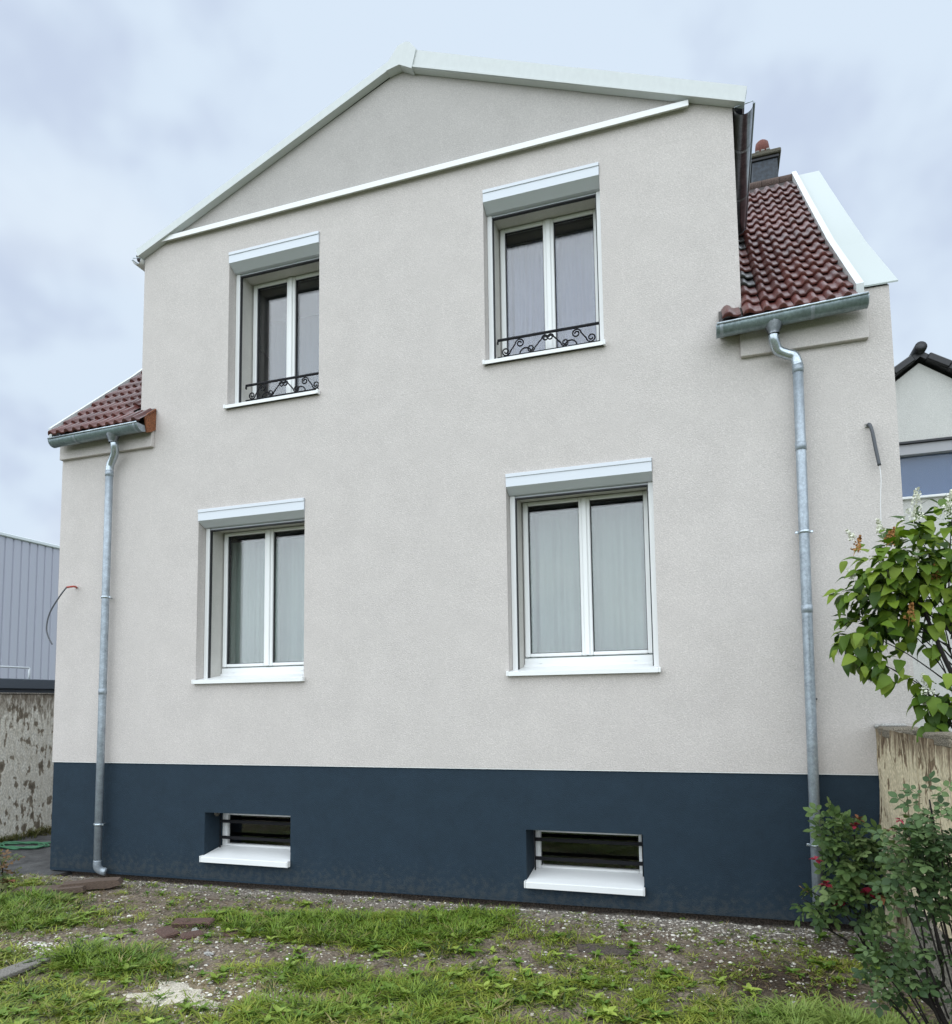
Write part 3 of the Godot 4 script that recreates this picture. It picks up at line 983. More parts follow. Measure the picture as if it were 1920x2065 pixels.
	prism(st, PackedVector2Array([Vector2(0.001, 4.99), Vector2(0.12, 4.875), Vector2(0.15, 4.845), Vector2(0.14, 4.70), Vector2(0.001, 4.76)]), "x", 0.165, 0.3495)
	obj("eaves_stub", st, M.tile_stained, house)
	st = mb()
	bx(st, Vector3(0.152, 4.955, 0.0), Vector3(0.345, 4.975, 0.055), 0.004, Transform3D(Basis(Vector3.RIGHT, 0.75), Vector3(0, 1.47, -3.33)))
	st = mb()
	prism(st, PackedVector2Array([Vector2(0.001, 4.99), Vector2(0.12, 4.875), Vector2(0.15, 4.845), Vector2(0.13, 4.69), Vector2(0.001, 4.75)]), "x", -5.8845, -5.694)
	obj("eaves_stub", st, M.tile_stained, house)
	st = mb()
	prism(st, PackedVector2Array([Vector2(0.001, 4.985), Vector2(0.11, 4.895), Vector2(0.168, 4.832), Vector2(0.125, 4.672), Vector2(0.06, 4.70), Vector2(0.001, 4.745)]), "x", -5.6935, -5.676)
	obj("end_tile", st, M.terracotta, house)
	# white verge flashings of the main roof
	var vf := plain("roof_flashing", house)
	st = mb()
	roof_slab(st, 1.183, 1.238, 0.095, 0.11, 0.15)
	obj("upstand", st, M.trim, vf)
	var cuts := [0.02, -1.20, -2.35, -3.16]
	for i in 3:
		st = mb()
		var top := PackedVector2Array([Vector2(cuts[i], roof_y(cuts[i]) + 0.012)])
		for q in [-0.96, -2.075]:
			if q < cuts[i] and q > cuts[i + 1]: top.append(Vector2(q, roof_y(q) + 0.012 + 0.003 * i))
		top.append(Vector2(cuts[i + 1] - 0.05, roof_y(cuts[i + 1] - 0.05) + 0.016))
		var rev := top.duplicate()
		rev.reverse()
		for q in rev: top.append(q - Vector2(0.003, 0.012))
		prism(st, top, "x", 1.2385, 1.503)
		obj("verge_sheet", st, M.sheet, vf)
	st = mb()
	roof_slab(st, -6.975, -6.935, 0.10, 0.13, 0.21)
	obj("upstand", st, M.trim, vf)
	# mortared ridge
	var ridge := plain("ridge", house)
	for k in 5:
		st = mb(true)
		var rx0: float = 0.20 + 0.21 * k
		var pts := PackedVector3Array([Vector3(rx0, 8.205, -3.19), Vector3(rx0 + 0.205, 8.207, -3.19)])
		tube(st, pts, 0.085, 12)
		obj("ridge_tile", st, M.mortar, ridge)
	# chimney behind the ridge
	var ch := plain("chimney", house)
	obj("stack", box(Vector3(0.757, 7.6, -3.95), Vector3(1.062, 8.76, -3.45), 0.006), M.slate, ch)
	obj("neck", box(Vector3(0.745, 8.7605, -3.97), Vector3(1.082, 8.80, -3.43), 0.006), M.rubber, ch)
	obj("cap_slab", box(Vector3(0.725, 8.8005, -4.0), Vector3(1.108, 8.862, -3.40), 0.012), M.stone_cap, ch)
	st = mb(true)
	tube(st, PackedVector3Array([Vector3(0.89, 8.862, -3.52), Vector3(0.89, 8.98, -3.52), Vector3(0.89, 9.04, -3.52), Vector3(0.89, 9.07, -3.52)]), [0.088, 0.088, 0.08, 0.05], 14)
	obj("chimney_pot", st, M.chimney_pot, ch)
	for k in 3:
		st = mb()
		bx(st, Vector3(0.80 + 0.065 * k, 8.863, -3.425), Vector3(0.845 + 0.065 * k, 8.878 + 0.004 * k, -3.402), 0.005)
		obj("mortar_lump", st, M.plaster_white, ch)
	# gutters
	make_gutter(house, 0.142, 1.243, 4.752, 4.800, 0.572, [0.178, 0.855])
	make_gutter(house, -6.925, -5.70, 4.716, 4.742, -6.10, [-6.57, -5.745])
	make_downpipe(house, [Vector3(0.570, 4.66, 0.155), Vector3(0.572, 4.60, 0.150), Vector3(0.600, 4.525, 0.115), Vector3(0.665, 4.490, 0.095), Vector3(0.722, 4.462, 0.09), Vector3(0.744, 4.385, 0.088)],
		[Vector3(0.690, 0.0, 0.075)], [3.03, 0.61], [4.355, 3.72, 2.42])
	make_downpipe(house, [Vector3(-6.100, 4.64, 0.155), Vector3(-6.094, 4.565, 0.145), Vector3(-6.118, 4.495, 0.118), Vector3(-6.165, 4.44, 0.098), Vector3(-6.203, 4.385, 0.09), Vector3(-6.213, 4.32, 0.088)],
		[Vector3(-6.222, 0.13, 0.085), Vector3(-6.222, 0.06, 0.083), Vector3(-6.20, 0.02, 0.06), Vector3(-6.15, 0.005, 0.04)], [2.92, 0.50], [4.29, 1.90])
	# side gutters of the upper block, running back
	for s in [1.0, -1.0]:
		var g := plain("eaves_gutter", house)
		var gx: float = 0.437 if s > 0 else -5.955
		var R := 0.078 if s > 0 else 0.06
		var gy := 6.735
		st = mb(true)
		for k in 14:
			var a0 := PI + PI * k / 14.0; var a1 := PI + PI * (k + 1) / 14.0
			for rr in [R, R - 0.004]:
				var p0 := Vector3(gx + rr * cos(a0), gy + rr * sin(a0), 0); var p1 := Vector3(gx + rr * cos(a1), gy + rr * sin(a1), 0)
				var zb := Vector3(0, 0, -1.85); var zf := Vector3(0, 0, 0.045)
				quad_out(st, p0 + zf, p1 + zf, p1 + zb, p0 + zb, Vector3(cos(a0), sin(a0), 0) * (1.0 if rr == R else -1.0))
		obj("trough", st, M.zinc_dark if s > 0 else M.pvc, g)
		st = mb(true)
		tube(st, PackedVector3Array([Vector3(gx + s * (R + 0.004), gy + 0.004, 0.047), Vector3(gx + s * (R + 0.004), gy + 0.004, -1.85)]), 0.010, 8)
		obj("bead", st, M.zinc, g)
		st = mb(true)
		tube(st, PackedVector3Array([Vector3(gx - s * R, gy + 0.01, 0.04), Vector3(gx + s * R, gy + 0.03, 0.04)]), 0.005, 6)
		obj("stay", st, M.zinc_bright, g)
		for q in [-0.38, -1.05, -1.6]:
			st = mb(true)
			for k in 14:
				var a0 := PI + PI * k / 14.0; var a1 := PI + PI * (k + 1) / 14.0
				var r2 := R + 0.003
				quad_out(st, Vector3(gx + r2 * cos(a0), gy + r2 * sin(a0), q), Vector3(gx + r2 * cos(a1), gy + r2 * sin(a1), q), Vector3(gx + r2 * cos(a1), gy + r2 * sin(a1), q - 0.028), Vector3(gx + r2 * cos(a0), gy + r2 * sin(a0), q - 0.028), Vector3(cos(a0), sin(a0), 0))
			obj("bracket", st, M.zinc, g)
		# soffit board over the side wall
		var so: float = DR + 0.001 if s > 0 else -5.955
		obj("soffit", box(Vector3(so, 6.745, -1.9), Vector3(so + 0.068, 6.765, 0.0)), M.rubber if s > 0 else M.trim, g)
	# anchor plug left in the wall
	st = mb(true)
	tube(st, PackedVector3Array([Vector3(0.762, 1.72, -0.01), Vector3(0.762, 1.72, 0.014)]), 0.008, 8)
	obj("wall_plug", st, M.cable_grey, house)

func make_cables() -> void:
	var c := thing("cable", "grey sheathed cable stub with thin white wire hanging from the wall beside the right downpipe", "cable", Vector3(1.234, 3.85, 0.0))
	var st := mb(true)
	tube(st, curve_pts([Vector3(0, 0.002, 0.0), Vector3(0.004, 0.0, 0.035), Vector3(0.018, -0.06, 0.05), Vector3(0.034, -0.2, 0.055), Vector3(0.052, -0.34, 0.058)], 5), 0.014, 8)
	obj("sheath", st, M.cable_grey, c)
	st = mb(true)
	tube(st, curve_pts([Vector3(0.052, -0.33, 0.058), Vector3(0.058, -0.45, 0.055), Vector3(0.046, -0.62, 0.05), Vector3(0.04, -0.85, 0.045)], 6), 0.0028, 5)
	obj("wire", st, M.cable_white, c)
	obj("grommet", box(Vector3(-0.022, -0.014, 0.001), Vector3(0.022, 0.022, 0.012), 0.005), M.plaster_white, c)
	var d := thing("cable", "thin dark cable with red tip looping out from the wall near the left corner", "cable", Vector3(-6.72, 3.07, 0.0))
	st = mb(true)
	tube(st, curve_pts([Vector3(0, 0, 0), Vector3(0.03, 0.002, 0.06), Vector3(0.0, -0.015, 0.13)], 5), 0.011, 8)
	obj("red_sheath", st, M.cable_red, d)
	st = mb(true)
	tube(st, curve_pts([Vector3(0.0, -0.015, 0.13), Vector3(-0.082, -0.125, 0.15), Vector3(-0.205, -0.29, 0.15), Vector3(-0.245, -0.445, 0.15), Vector3(-0.220, -0.547, 0.15), Vector3(-0.156, -0.642, 0.15)], 6), 0.008, 7)
	obj("lead", st, M.cable_grey, d)

# ---------------------------------------------------------------- ground
var patches := [
	[-3.75, 1.12, 0.42, 0.24, 0.9, 0.10], [-3.1, 1.12, 0.6, 0.34, 1.0, 0.12], [-2.5, 1.02, 0.6, 0.40, 1.0, 0.12], [-1.85, 0.72, 0.45, 0.42, 1.0, 0.12], [-2.15, 1.2, 0.5, 0.3, 0.8, 0.09],
	[-5.95, 1.25, 0.55, 0.40, 1.0, 0.15], [-5.35, 1.55, 0.5, 0.24, 0.9, 0.11], [-4.9, 1.35, 0.35, 0.14, 0.6, 0.06], [-6.7, 0.55, 0.35, 0.22, 0.6, 0.06],
	[-4.05, 2.12, 0.42, 0.24, 1.0, 0.15], [-4.75, 2.42, 0.6, 0.22, 0.8, 0.08], [-3.75, 2.25, 0.4, 0.2, 0.9, 0.10], [-4.5, 3.1, 0.9, 0.5, 0.95, 0.07],
	[-3.6, 2.95, 0.9, 0.42, 0.95, 0.07], [-2.85, 3.1, 0.5, 0.32, 0.9, 0.07], [-2.6, 2.35, 0.45, 0.25, 0.7, 0.07], [-2.25, 2.15, 0.7, 0.32, 1.0, 0.11], [-1.75, 2.55, 0.9, 0.4, 1.0, 0.09],
	[-1.35, 2.0, 0.7, 0.42, 0.85, 0.07], [-0.7, 1.75, 0.8, 0.42, 0.75, 0.05], [-0.15, 1.95, 0.7, 0.5, 0.8, 0.06], [0.5, 1.95, 0.5, 0.28, 1.0, 0.15], [-0.85, 1.2, 0.35, 0.2, 0.5, 0.05],
	[-1.1, 0.85, 0.2, 0.16, 0.6, 0.06], [0.75, 2.6, 0.6, 0.5, 1.0, 0.12], [-0.3, 2.9, 1.2, 0.5, 0.9, 0.08], [-2.0, 3.6, 3.0, 0.6, 0.9, 0.08], [0.55, 0.95, 0.3, 0.18, 0.5, 0.06]]
var bare := [[-3.16, 2.47, 0.42, 0.28], [-2.75, 1.72, 0.5, 0.12], [-3.5, 1.75, 0.4, 0.22], [-1.0, 0.45, 0.7, 0.3], [0.3, 0.45, 0.7, 0.35], [0.35, 1.25, 0.50, 0.30], [-2.75, 2.3, 0.45, 0.16], [-0.75, 1.06, 0.25, 0.1], [-4.55, 1.78, 0.55, 0.22], [-1.2, 1.48, 0.5, 0.12], [-3.3, 1.6, 0.5, 0.16], [0.1, 1.55, 0.3, 0.12], [-1.0, 2.15, 0.25, 0.12]]
var gnoise := FastNoiseLite.new()
var gnoise2 := FastNoiseLite.new()

func ground_y(x: float, z: float) -> float:
	return 0.016 * gnoise.get_noise_2d(x * 1.2, z * 1.2) + 0.012 * gnoise2.get_noise_2d(x * 1.3, z * 1.3) + 0.007 * gnoise2.get_noise_2d(x * 4.0, z * 4.0) - 0.012 + 0.0058 * (x + 2.7) * clampf(1.0 - z * 0.5, 0.0, 1.0) - 0.055 * smoothstep(0.22, 0.0, z) - 0.05 * smoothstep(-6.9, -7.6, x)

# [density, blade height]
func grass_at(x: float, z: float) -> Vector2:
	var d := 0.0
	var hh := 0.05
	var wsum := 0.0
	for p in patches:
		var u := Vector2((x - p[0]) / p[2], (z - p[1]) / p[3]).length()
		if u < 1.5:
			var w: float = p[4] * smoothstep(1.4, 0.55, u)
			if w > d: d = w
			hh += w * p[5]; wsum += w
	if wsum > 0.0: hh = hh / (1.0 + wsum) * 1.35
	for b in bare:
		var u := Vector2((x - b[0]) / b[2], (z - b[1]) / b[3]).length()
		d *= smoothstep(0.7, 1.25, u)
	d *= smoothstep(0.02, 0.22, z + 0.1)
	var nz := 0.5 + 0.5 * gnoise.get_noise_2d(x * 3.2 + 7.0, z * 3.2)
	var nz2 := 0.5 + 0.5 * gnoise2.get_noise_2d(x * 1.4 - 11.0, z * 1.4)
	d = clampf(d * 1.15 - 0.95 * smoothstep(0.45, 0.74, nz) - 0.85 * smoothstep(0.48, 0.78, nz2), 0.0, 1.0)
	d = maxf(d, 0.13 * smoothstep(0.35, 0.6, nz) * smoothstep(0.1, 0.5, z))
	return Vector2(d, clampf(hh, 0.035, 0.16))

func make_ground() -> void:
	gnoise.seed = 31; gnoise.frequency = 1.0; gnoise.fractal_octaves = 4
	gnoise2.seed = 77; gnoise2.frequency = 4.0; gnoise2.fractal_octaves = 3
	# far land
	var far := obj("ground", box(Vector3(-300, -0.6, -300), Vector3(300, -0.14, 300)), M.land)
	tag(far, "wide flat land around the house", "ground", "", "structure")
	# driveway
	var st := mb()
	bx(st, Vector3(-9.25, -0.2, -14), Vector3(-6.75, -0.045, 9))
	var dr := obj("driveway", st, M.asphalt)
	tag(dr, "dark grey asphalt driveway left of the house", "driveway", "", "structure")
	# garden soil
	st = mb(true)
	var x0 := -7.45; var x1 := 1.22; var z0 := -0.35; var z1 := 7.4
	var cell := 0.035
	var nx := int((x1 - x0) / cell); var nz := 150
	var zs := []
	for j in nz + 1:
		var u := float(j) / nz
		zs.append(lerpf(z0, z1, u * 0.55 + 0.45 * u * u * u))
	var verts := PackedVector3Array(); var cols := PackedColorArray()
	for j in nz + 1:
		for i in nx + 1:
			var x := lerpf(x0, x1, float(i) / nx); var z: float = zs[j]
			var y := ground_y(x, z)
			if x < -6.98:
				var edge := -7.15 - 0.25 * z * 0.3 + 0.10 * gnoise.get_noise_2d(x * 2.0, z * 2.0)
				y -= 0.09 * smoothstep(edge + 0.12, edge - 0.08, x)
			verts.append(Vector3(x, y, z))
			var g := grass_at(x, z)
			var n1 := 0.5 + 0.5 * gnoise.get_noise_2d(x * 1.6 + 40.0, z * 2.2)
			var n2 := 0.5 + 0.5 * gnoise2.get_noise_2d(x * 2.0, z * 2.0)
			var c := Color(0.33, 0.255, 0.19).lerp(Color(0.56, 0.46, 0.355), n1)
			c = c.lerp(Color(0.17, 0.125, 0.09), 0.5 * smoothstep(0.45, 0.75, n2))
			c = c.lerp(Color(0.52, 0.48, 0.43), 0.6 * smoothstep(0.65, 0.15, z))
			c = c.lerp(Color(0.13, 0.13, 0.045), 0.7 * g.x)
			var u2 := Vector2((x - 0.35) / 0.5, (z - 1.25) / 0.32).length()
			c = c.lerp(Color(0.06, 0.04, 0.028), 0.8 * smoothstep(1.2, 0.5, u2))
			var u3 := Vector2((x + 2.85) / 0.75, (z - 2.32) / 0.36).length()
			c = c.lerp(Color(0.56, 0.45, 0.29), 0.8 * smoothstep(1.2, 0.5, u3))
			cols.append(c)
	for j in nz:
		for i in nx:
			var a := j * (nx + 1) + i
			for t in [[a, a + 1, a + nx + 2], [a, a + nx + 2, a + nx + 1]]:
				for k in t:
					st.set_color(cols[k])
					st.add_vertex(verts[k])
	var soil := obj("garden_soil", st, M.soil)
	tag(soil, "trampled brown garden soil in front of the house", "soil", "", "structure")

func blade_tuft(seed_: int, n: int, spread: float, lean: float, width: float) -> ArrayMesh:
	var r := RandomNumberGenerator.new()
	r.seed = seed_
	var st := mb(true)
	for k in n:
		var a := r.randf() * TAU
		var base := Vector3(cos(a), 0, sin(a)) * spread * sqrt(r.randf())
		var da := a + r.randf_range(-0.9, 0.9)
		var dir := Vector3(cos(da), 0, sin(da))
		var side := Vector3(-sin(da), 0, cos(da)) * width * r.randf_range(0.6, 1.25)
		var h := r.randf_range(0.55, 1.1)
		var le := lean * r.randf_range(0.4, 1.5)
		var tone := r.randf_range(0.75, 1.25)
		var col := Color(tone * r.randf_range(0.9, 1.15), tone, tone * 0.9)
		var p := []
		for s in 4:
			var u := s / 3.0
			p.append([base + dir * le * u * u * h + Vector3(0, h * (u - 0.30 * le * u * u), 0), side * (1.0 - 0.9 * u * u)])
		for s in 3:
			var a0: Vector3 = p[s][0] - p[s][1]; var a1: Vector3 = p[s][0] + p[s][1]
			var b0: Vector3 = p[s + 1][0] - p[s + 1][1]; var b1: Vector3 = p[s + 1][0] + p[s + 1][1]
			st.set_color(col)
			quad_out(st, a0, a1, b1, b0, dir.cross(side).normalized() + Vector3.UP * 0.2)
	st.generate_normals()
	return st.commit()

func scatter(called: String, mesh: Mesh, mat_: Material, xf: Array, cols: Array, label: String, category: String) -> void:
	var mm := MultiMesh.new()
	mm.transform_format = MultiMesh.TRANSFORM_3D
	mm.use_colors = true
	mm.mesh = mesh
	mm.instance_count = xf.size()
	for i in xf.size():
		mm.set_instance_transform(i, xf[i])
		mm.set_instance_color(i, cols[i])
	var o := MultiMeshInstance3D.new()
	o.name = numbered(called)
	o.multimesh = mm
	o.material_override = mat_
	add_child(o)
	tag(o, label, category, "", "stuff")

func in_garden(x: float, z: float) -> bool:
	return x < 1.13 and x > -7.3 - 0.07 * z and z > -0.02

func make_grass() -> void:
	var r := RandomNumberGenerator.new()
	r.seed = 9
	var tall := [[], []]
	var tallc := [[], []]
	var mesh := [blade_tuft(1, 14, 0.6, 0.95, 0.042), blade_tuft(2, 14, 1.0, 1.6, 0.070)]
	var n := 0
	for i in 78000:
		var x := r.randf_range(-7.35, 1.12); var z := r.randf_range(-0.02, 4.6)
		if z > 3.4 and r.randf() < 0.5: continue
		var g := grass_at(x, z)
		if r.randf() > g.x * 0.50 or not in_garden(x, z): continue
		var h := g.y * r.randf_range(0.30, 1.0)
		var k := 0 if r.randf() < smoothstep(0.05, 0.11, h) * 0.8 + 0.1 else 1
		var b := Basis(Vector3.UP, r.randf() * TAU).scaled(Vector3(h, h * r.randf_range(0.8, 1.1), h))
		tall[k].append(Transform3D(b, Vector3(x, ground_y(x, z) - 0.004, z)))
		var nn := 0.5 + 0.5 * gnoise.get_noise_2d(x * 2.1 - 20.0, z * 2.1)
		var c := Color(0.115, 0.17, 0.014).lerp(Color(0.34, 0.365, 0.055), clampf(nn * 0.9 + r.randf_range(-0.3, 0.3), 0, 1))
		if h > 0.08: c = c.lerp(Color(0.085, 0.195, 0.022), 0.5)
		if r.randf() < 0.08: c = Color(0.26, 0.22, 0.09)
		elif r.randf() < 0.15: c = Color(0.04, 0.07, 0.012)
		var y5 := Vector2((x - 0.55) / 0.6, (z - 1.95) / 0.35).length()
		c = c.lerp(Color(0.24, 0.32, 0.08), 0.7 * smoothstep(1.2, 0.6, y5))
		tallc[k].append(c)
	scatter("grass", mesh[0], M.blade, tall[0], tallc[0], "upright green grass blades growing in clumps across the garden", "grass")
	scatter("low_grass", mesh[1], M.blade, tall[1], tallc[1], "short spreading yellow-green grass and weeds between the clumps", "grass")
	# clover and small round leaves
	var st := mb(true)
	for k in 7:
		var a := TAU * k / 7.0 + 0.3 * sin(k * 5.0)
		var c := Vector3(cos(a), 0.35 + 0.3 * sin(k * 2.7), sin(a)) * 0.75
		var pts := []
		for q in 6:
			var aa := TAU * q / 6.0
			pts.append(c + Vector3(cos(aa) * 0.36, 0.10 * sin(aa + a), sin(aa) * 0.36))
		for q in range(1, 5):
			st.set_color(Color(0.9 + 0.2 * sin(k), 1, 0.9))
			tri_out(st, pts[0], pts[q], pts[q + 1], Vector3.UP)
	st.generate_normals()
	var clover := st.commit()
	var xf := []; var cc := []
	for i in 26000:
		var x := r.randf_range(-7.2, 1.1); var z := r.randf_range(0.1, 4.2)
		var g := grass_at(x, z)
		if r.randf() > 0.05 + g.x * 0.42 or not in_garden(x, z): continue
		var s := r.randf_range(0.012, 0.028)
		xf.append(Transform3D(Basis(Vector3.UP, r.randf() * TAU).scaled(Vector3(s, s, s)), Vector3(x, ground_y(x, z) + 0.002, z)))
		cc.append(Color(0.10, 0.155, 0.02).lerp(Color(0.28, 0.30, 0.06), r.randf()))
	scatter("clover", clover, M.blade, xf, cc, "small round clover leaves close to the soil", "clover")
	# plantain and dandelion rosettes
	st = SurfaceTool.new()
	st.begin(Mesh.PRIMITIVE_TRIANGLES)
	for k in 9:
		var lm := leaf_mesh(50 + k, 0.95, 0.22, 0.35, 4)
		var el := -0.25 - 0.35 * (k % 3)
		var bb := Basis(Vector3.UP, TAU * k / 9.0 + 0.4 * sin(k * 3.0)) * Basis(Vector3.RIGHT, el)
		st.append_from(lm, 0, Transform3D(bb.scaled_local(Vector3(0.62, 1.0, 0.8 + 0.3 * sin(k * 2.0))), Vector3(0, 0.02, 0)))
	var rosette := st.commit()
	xf = []; cc = []
	for i in 9000:
		var x := r.randf_range(-7.2, 1.1); var z := r.randf_range(0.3, 4.0)
		var g := grass_at(x, z)
		if r.randf() > 0.012 * smoothstep(0.5, 0.9, z) + g.x * 0.42 or not in_garden(x, z): continue
		var s := r.randf_range(0.03, 0.085)
		xf.append(Transform3D(Basis(Vector3.UP, r.randf() * TAU).scaled(Vector3(s, s * r.randf_range(0.7, 1.3), s)), Vector3(x, ground_y(x, z) + r.randf_range(0.0, 0.02), z)))
		cc.append(Color(0.09, 0.17, 0.018).lerp(Color(0.34, 0.42, 0.075), r.randf() * r.randf()))
	scatter("broadleaf_weeds", rosette, M.blade, xf, cc, "bright green broad leaved weeds mixed into the grass", "weeds")
	# dry stalks
	xf = []; cc = []
	for i in 16000:
		var x := r.randf_range(-7.2, 1.1); var z := r.randf_range(0.0, 4.0)
		var u2 := Vector2((x - 0.35) / 0.55, (z - 1.25) / 0.35).length()
		var p := 0.10 + 0.75 * smoothstep(1.3, 0.4, u2)
		if x < -5.3 and z < 0.9: p = 0.22
		if r.randf() > p or not in_garden(x, z): continue
		var s := r.randf_range(0.03, 0.085)
		var b := Basis(Vector3.UP, r.randf() * TAU) * Basis(Vector3.RIGHT, r.randf_range(0.9, 1.5))
		xf.append(Transform3D(b.scaled_local(Vector3(s * 0.6, s, s * 0.6)), Vector3(x, ground_y(x, z) + 0.006, z)))
		cc.append(Color(0.20, 0.13, 0.07).lerp(Color(0.33, 0.27, 0.15), r.randf()) if r.randf() < 0.6 else Color(0.09, 0.05, 0.03))
	scatter("dry_stalks", blade_tuft(4, 3, 0.3, 0.4, 0.045), M.blade, xf, cc, "dead brown stalks and straw lying on the soil", "dry grass")

func stone_mesh(seed_: int) -> ArrayMesh:
	var r := RandomNumberGenerator.new()
	r.seed = seed_
	var st := mb()
	var pts := []
	for la in 3:
		for k in 6:
			var a := TAU * (k + 0.5 * la) / 6.0 + r.randf_range(-0.3, 0.3)
			var rad: float = [0.75, 1.0, 0.6][la] * r.randf_range(0.7, 1.1)
			pts.append(Vector3(cos(a) * rad, [-0.45, 0.1, 0.6][la] + r.randf_range(-0.15, 0.15), sin(a) * rad * 0.8))
	for la in 2:
		for k in 6:
			var a: Vector3 = pts[la * 6 + k]; var b: Vector3 = pts[la * 6 + (k + 1) % 6]
			var c: Vector3 = pts[la * 6 + 6 + (k + 1) % 6]; var d: Vector3 = pts[la * 6 + 6 + k]
			quad_out(st, a, b, c, d, (a + b + c + d) / 4.0)
	for k in range(1, 5):
		tri_out(st, pts[12], pts[12 + k], pts[13 + k], Vector3.UP)
		tri_out(st, pts[0], pts[k], pts[k + 1], Vector3.DOWN)
	st.generate_normals()
	return st.commit()

func make_debris() -> void:
	var r := RandomNumberGenerator.new()
	r.seed = 17
	var xf := []; var cc := []
	for i in 62000:
		var x := r.randf_range(-7.1, 1.13); var z := r.randf_range(-0.05, 3.6)
		var n := 0.5 + 0.5 * gnoise2.get_noise_2d(x * 1.1 + 3.0, z * 1.1)
		var p := 0.16 * smoothstep(0.35, 0.75, n) + 0.08
		var strip := smoothstep(0.75, 0.12, z - 0.28 * smoothstep(-1.2, -0.2, x))
		p = maxf(p, 0.85 * strip * smoothstep(-6.6, -5.8, x) * (0.45 + 0.55 * smoothstep(-3.0, -1.2, x)))
		for b in [[-4.5, 1.9, 0.9, 0.4, 0.35], [-3.5, 1.65, 0.5, 0.3, 0.35], [-2.9, 2.4, 0.7, 0.4, 0.5], [-2.7, 1.65, 0.6, 0.22, 0.25], [-1.0, 1.5, 0.7, 0.4, 0.2], [-4.75, 2.02, 0.35, 0.12, 0.8], [-4.55, 2.17, 0.25, 0.10, 0.8]]:
			p = maxf(p, b[4] * smoothstep(1.3, 0.5, Vector2((x - b[0]) / b[2], (z - b[1]) / b[3]).length()))
		if not in_garden(x, z) or r.randf() > p: continue
		var s := r.randf_range(0.0035, 0.0105)
		if r.randf() < 0.14: s *= 1.9
		var bs := Basis(Vector3.UP, r.randf() * TAU).scaled(Vector3(s * r.randf_range(0.8, 1.6), s * 0.6, s))
		xf.append(Transform3D(bs, Vector3(x, ground_y(x, z) + s * 0.1, z)))
		var w := r.randf()
		var wl := Vector2((x + 4.68) / 0.40, (z - 2.07) / 0.14).length()
		var wp := Vector2((x + 2.95) / 0.6, (z - 2.42) / 0.28).length()
		if wl < 1.0 or (wp < 1.0 and w < 0.6): w = 0.0
		cc.append(Color(0.66, 0.63, 0.56) if w < 0.20 else (Color(0.42, 0.38, 0.33) if w < 0.62 else Color(0.17, 0.15, 0.13)))
	scatter("gravel", stone_mesh(3), M.stone, xf, cc, "grey and white gravel chips along the foot of the house wall", "gravel")
	# single chunks of broken white plaster
	var chunks := [[-4.827, 1.999, 3.2, "left end of the white crumbs by the left grass clump"],
		[-4.58, 2.15, 3.4, "lying between the grey plank and the white crumbs"],
		[-4.633, 1.72, 2.4, "on bare soil behind the left clumps"],
		[-4.417, 1.761, 4.4, "flat and wide, alone on the bare soil left of the bricks"],
		[-3.973, 1.5, 3.6, "leaning against the largest broken brick"],
		[-3.9, 1.4, 4.2, "brightest one on top of the brick pieces"],
		[-3.7, 1.634, 2.8, "just in front of the broken bricks"],
		[-4.465, 2.406, 2.6, "tucked into the grass beside the plank end"],
		[-3.756, 2.713, 3, "left of two in the grass before the powder spill"],
		[-3.5, 2.76, 3.2, "right of two in the grass before the powder spill"],
		[-3.433, 1.831, 3.8, "halfway between the bricks and the powder spill"],
		[-1.98, 1.45, 2.3, "inside the long grass band under the wall"],
		[-1.075, 1.423, 2.4, "at the front edge of the long grass band"],
		[-0.838, 1.62, 2.6, "between the dark slab and the mown grass"],
		[-0.47, 1.389, 2.2, "on the soil just before the dark slab"],
		[-0.067, 1.788, 2.6, "in short grass left of the dead stalks"],
		[0.176, 1.787, 3.2, "in front of the dead stalks"],
		[0.362, 1.627, 3.6, "largest one among the dead stalks"],
		[0.455, 1.752, 2.8, "next to the pale long blades by the roses"],
		[-0.712, 2.05, 3.2, "low in the middle of the mown grass"],
		[-2.1, 2.1, 2.8, "half hidden in the bright green clump"],
		[-5.165, 0.904, 2.6, "behind the left clump near the rotten timber"]]
	var sm := [stone_mesh(11), stone_mesh(12), stone_mesh(14)]
	for c in chunks:
		var o := MeshInstance3D.new()
		o.name = numbered("plaster_chunk")
		o.mesh = sm[r.randi() % 3]
		o.material_override = M.plaster_white
		var s: float = c[2] * 0.0095
		o.transform = Transform3D(Basis(Vector3.UP, r.randf() * TAU).scaled(Vector3(s * 1.25, s * 0.42, s * 0.8)), Vector3(c[0], ground_y(c[0], c[1]) + s * 0.22, c[1]))
		add_child(o)
		tag(o, "white plaster chunk, " + c[3], "rubble", "broken plaster chunks scattered on the garden")
	# heap of pale plaster powder
	var st := mb(true)
	var rings := 7
	var seg := 22
	var P := func(i: int, k: int) -> Vector3:
		var a := TAU * k / seg
		var u := float(i) / rings
		var edge := 1.0 + 0.30 * sin(a * 3.0 + 1.0) + 0.2 * sin(a * 5.0) + 0.12 * sin(a * 11.0 + 2.0)
		var x: float = -3.16 + cos(a) * 0.27 * edge * u
		var z: float = 2.50 + sin(a) * 0.155 * edge * u
		return Vector3(x, ground_y(x, z) + 0.018 * (1.0 - u * u) + 0.0 + 0.006 * gnoise2.get_noise_2d(x * 6.0, z * 6.0), z)
	for i in rings:
		for k in seg:
			quad_out(st, P.call(i, k), P.call(i, k + 1), P.call(i + 1, k + 1), P.call(i + 1, k), Vector3.UP)
	tag(obj("powder_heap", st, M.powder), "flat spill of cream plaster powder on the grass", "spill")
	# weathered plank, rotten beam, slab, broken bricks
	var pl := thing("plank", "weathered grey plank lying in the grass at the lower left", "plank", Vector3(-4.43, 0.016, 2.56), -1.50)
	st = mb()
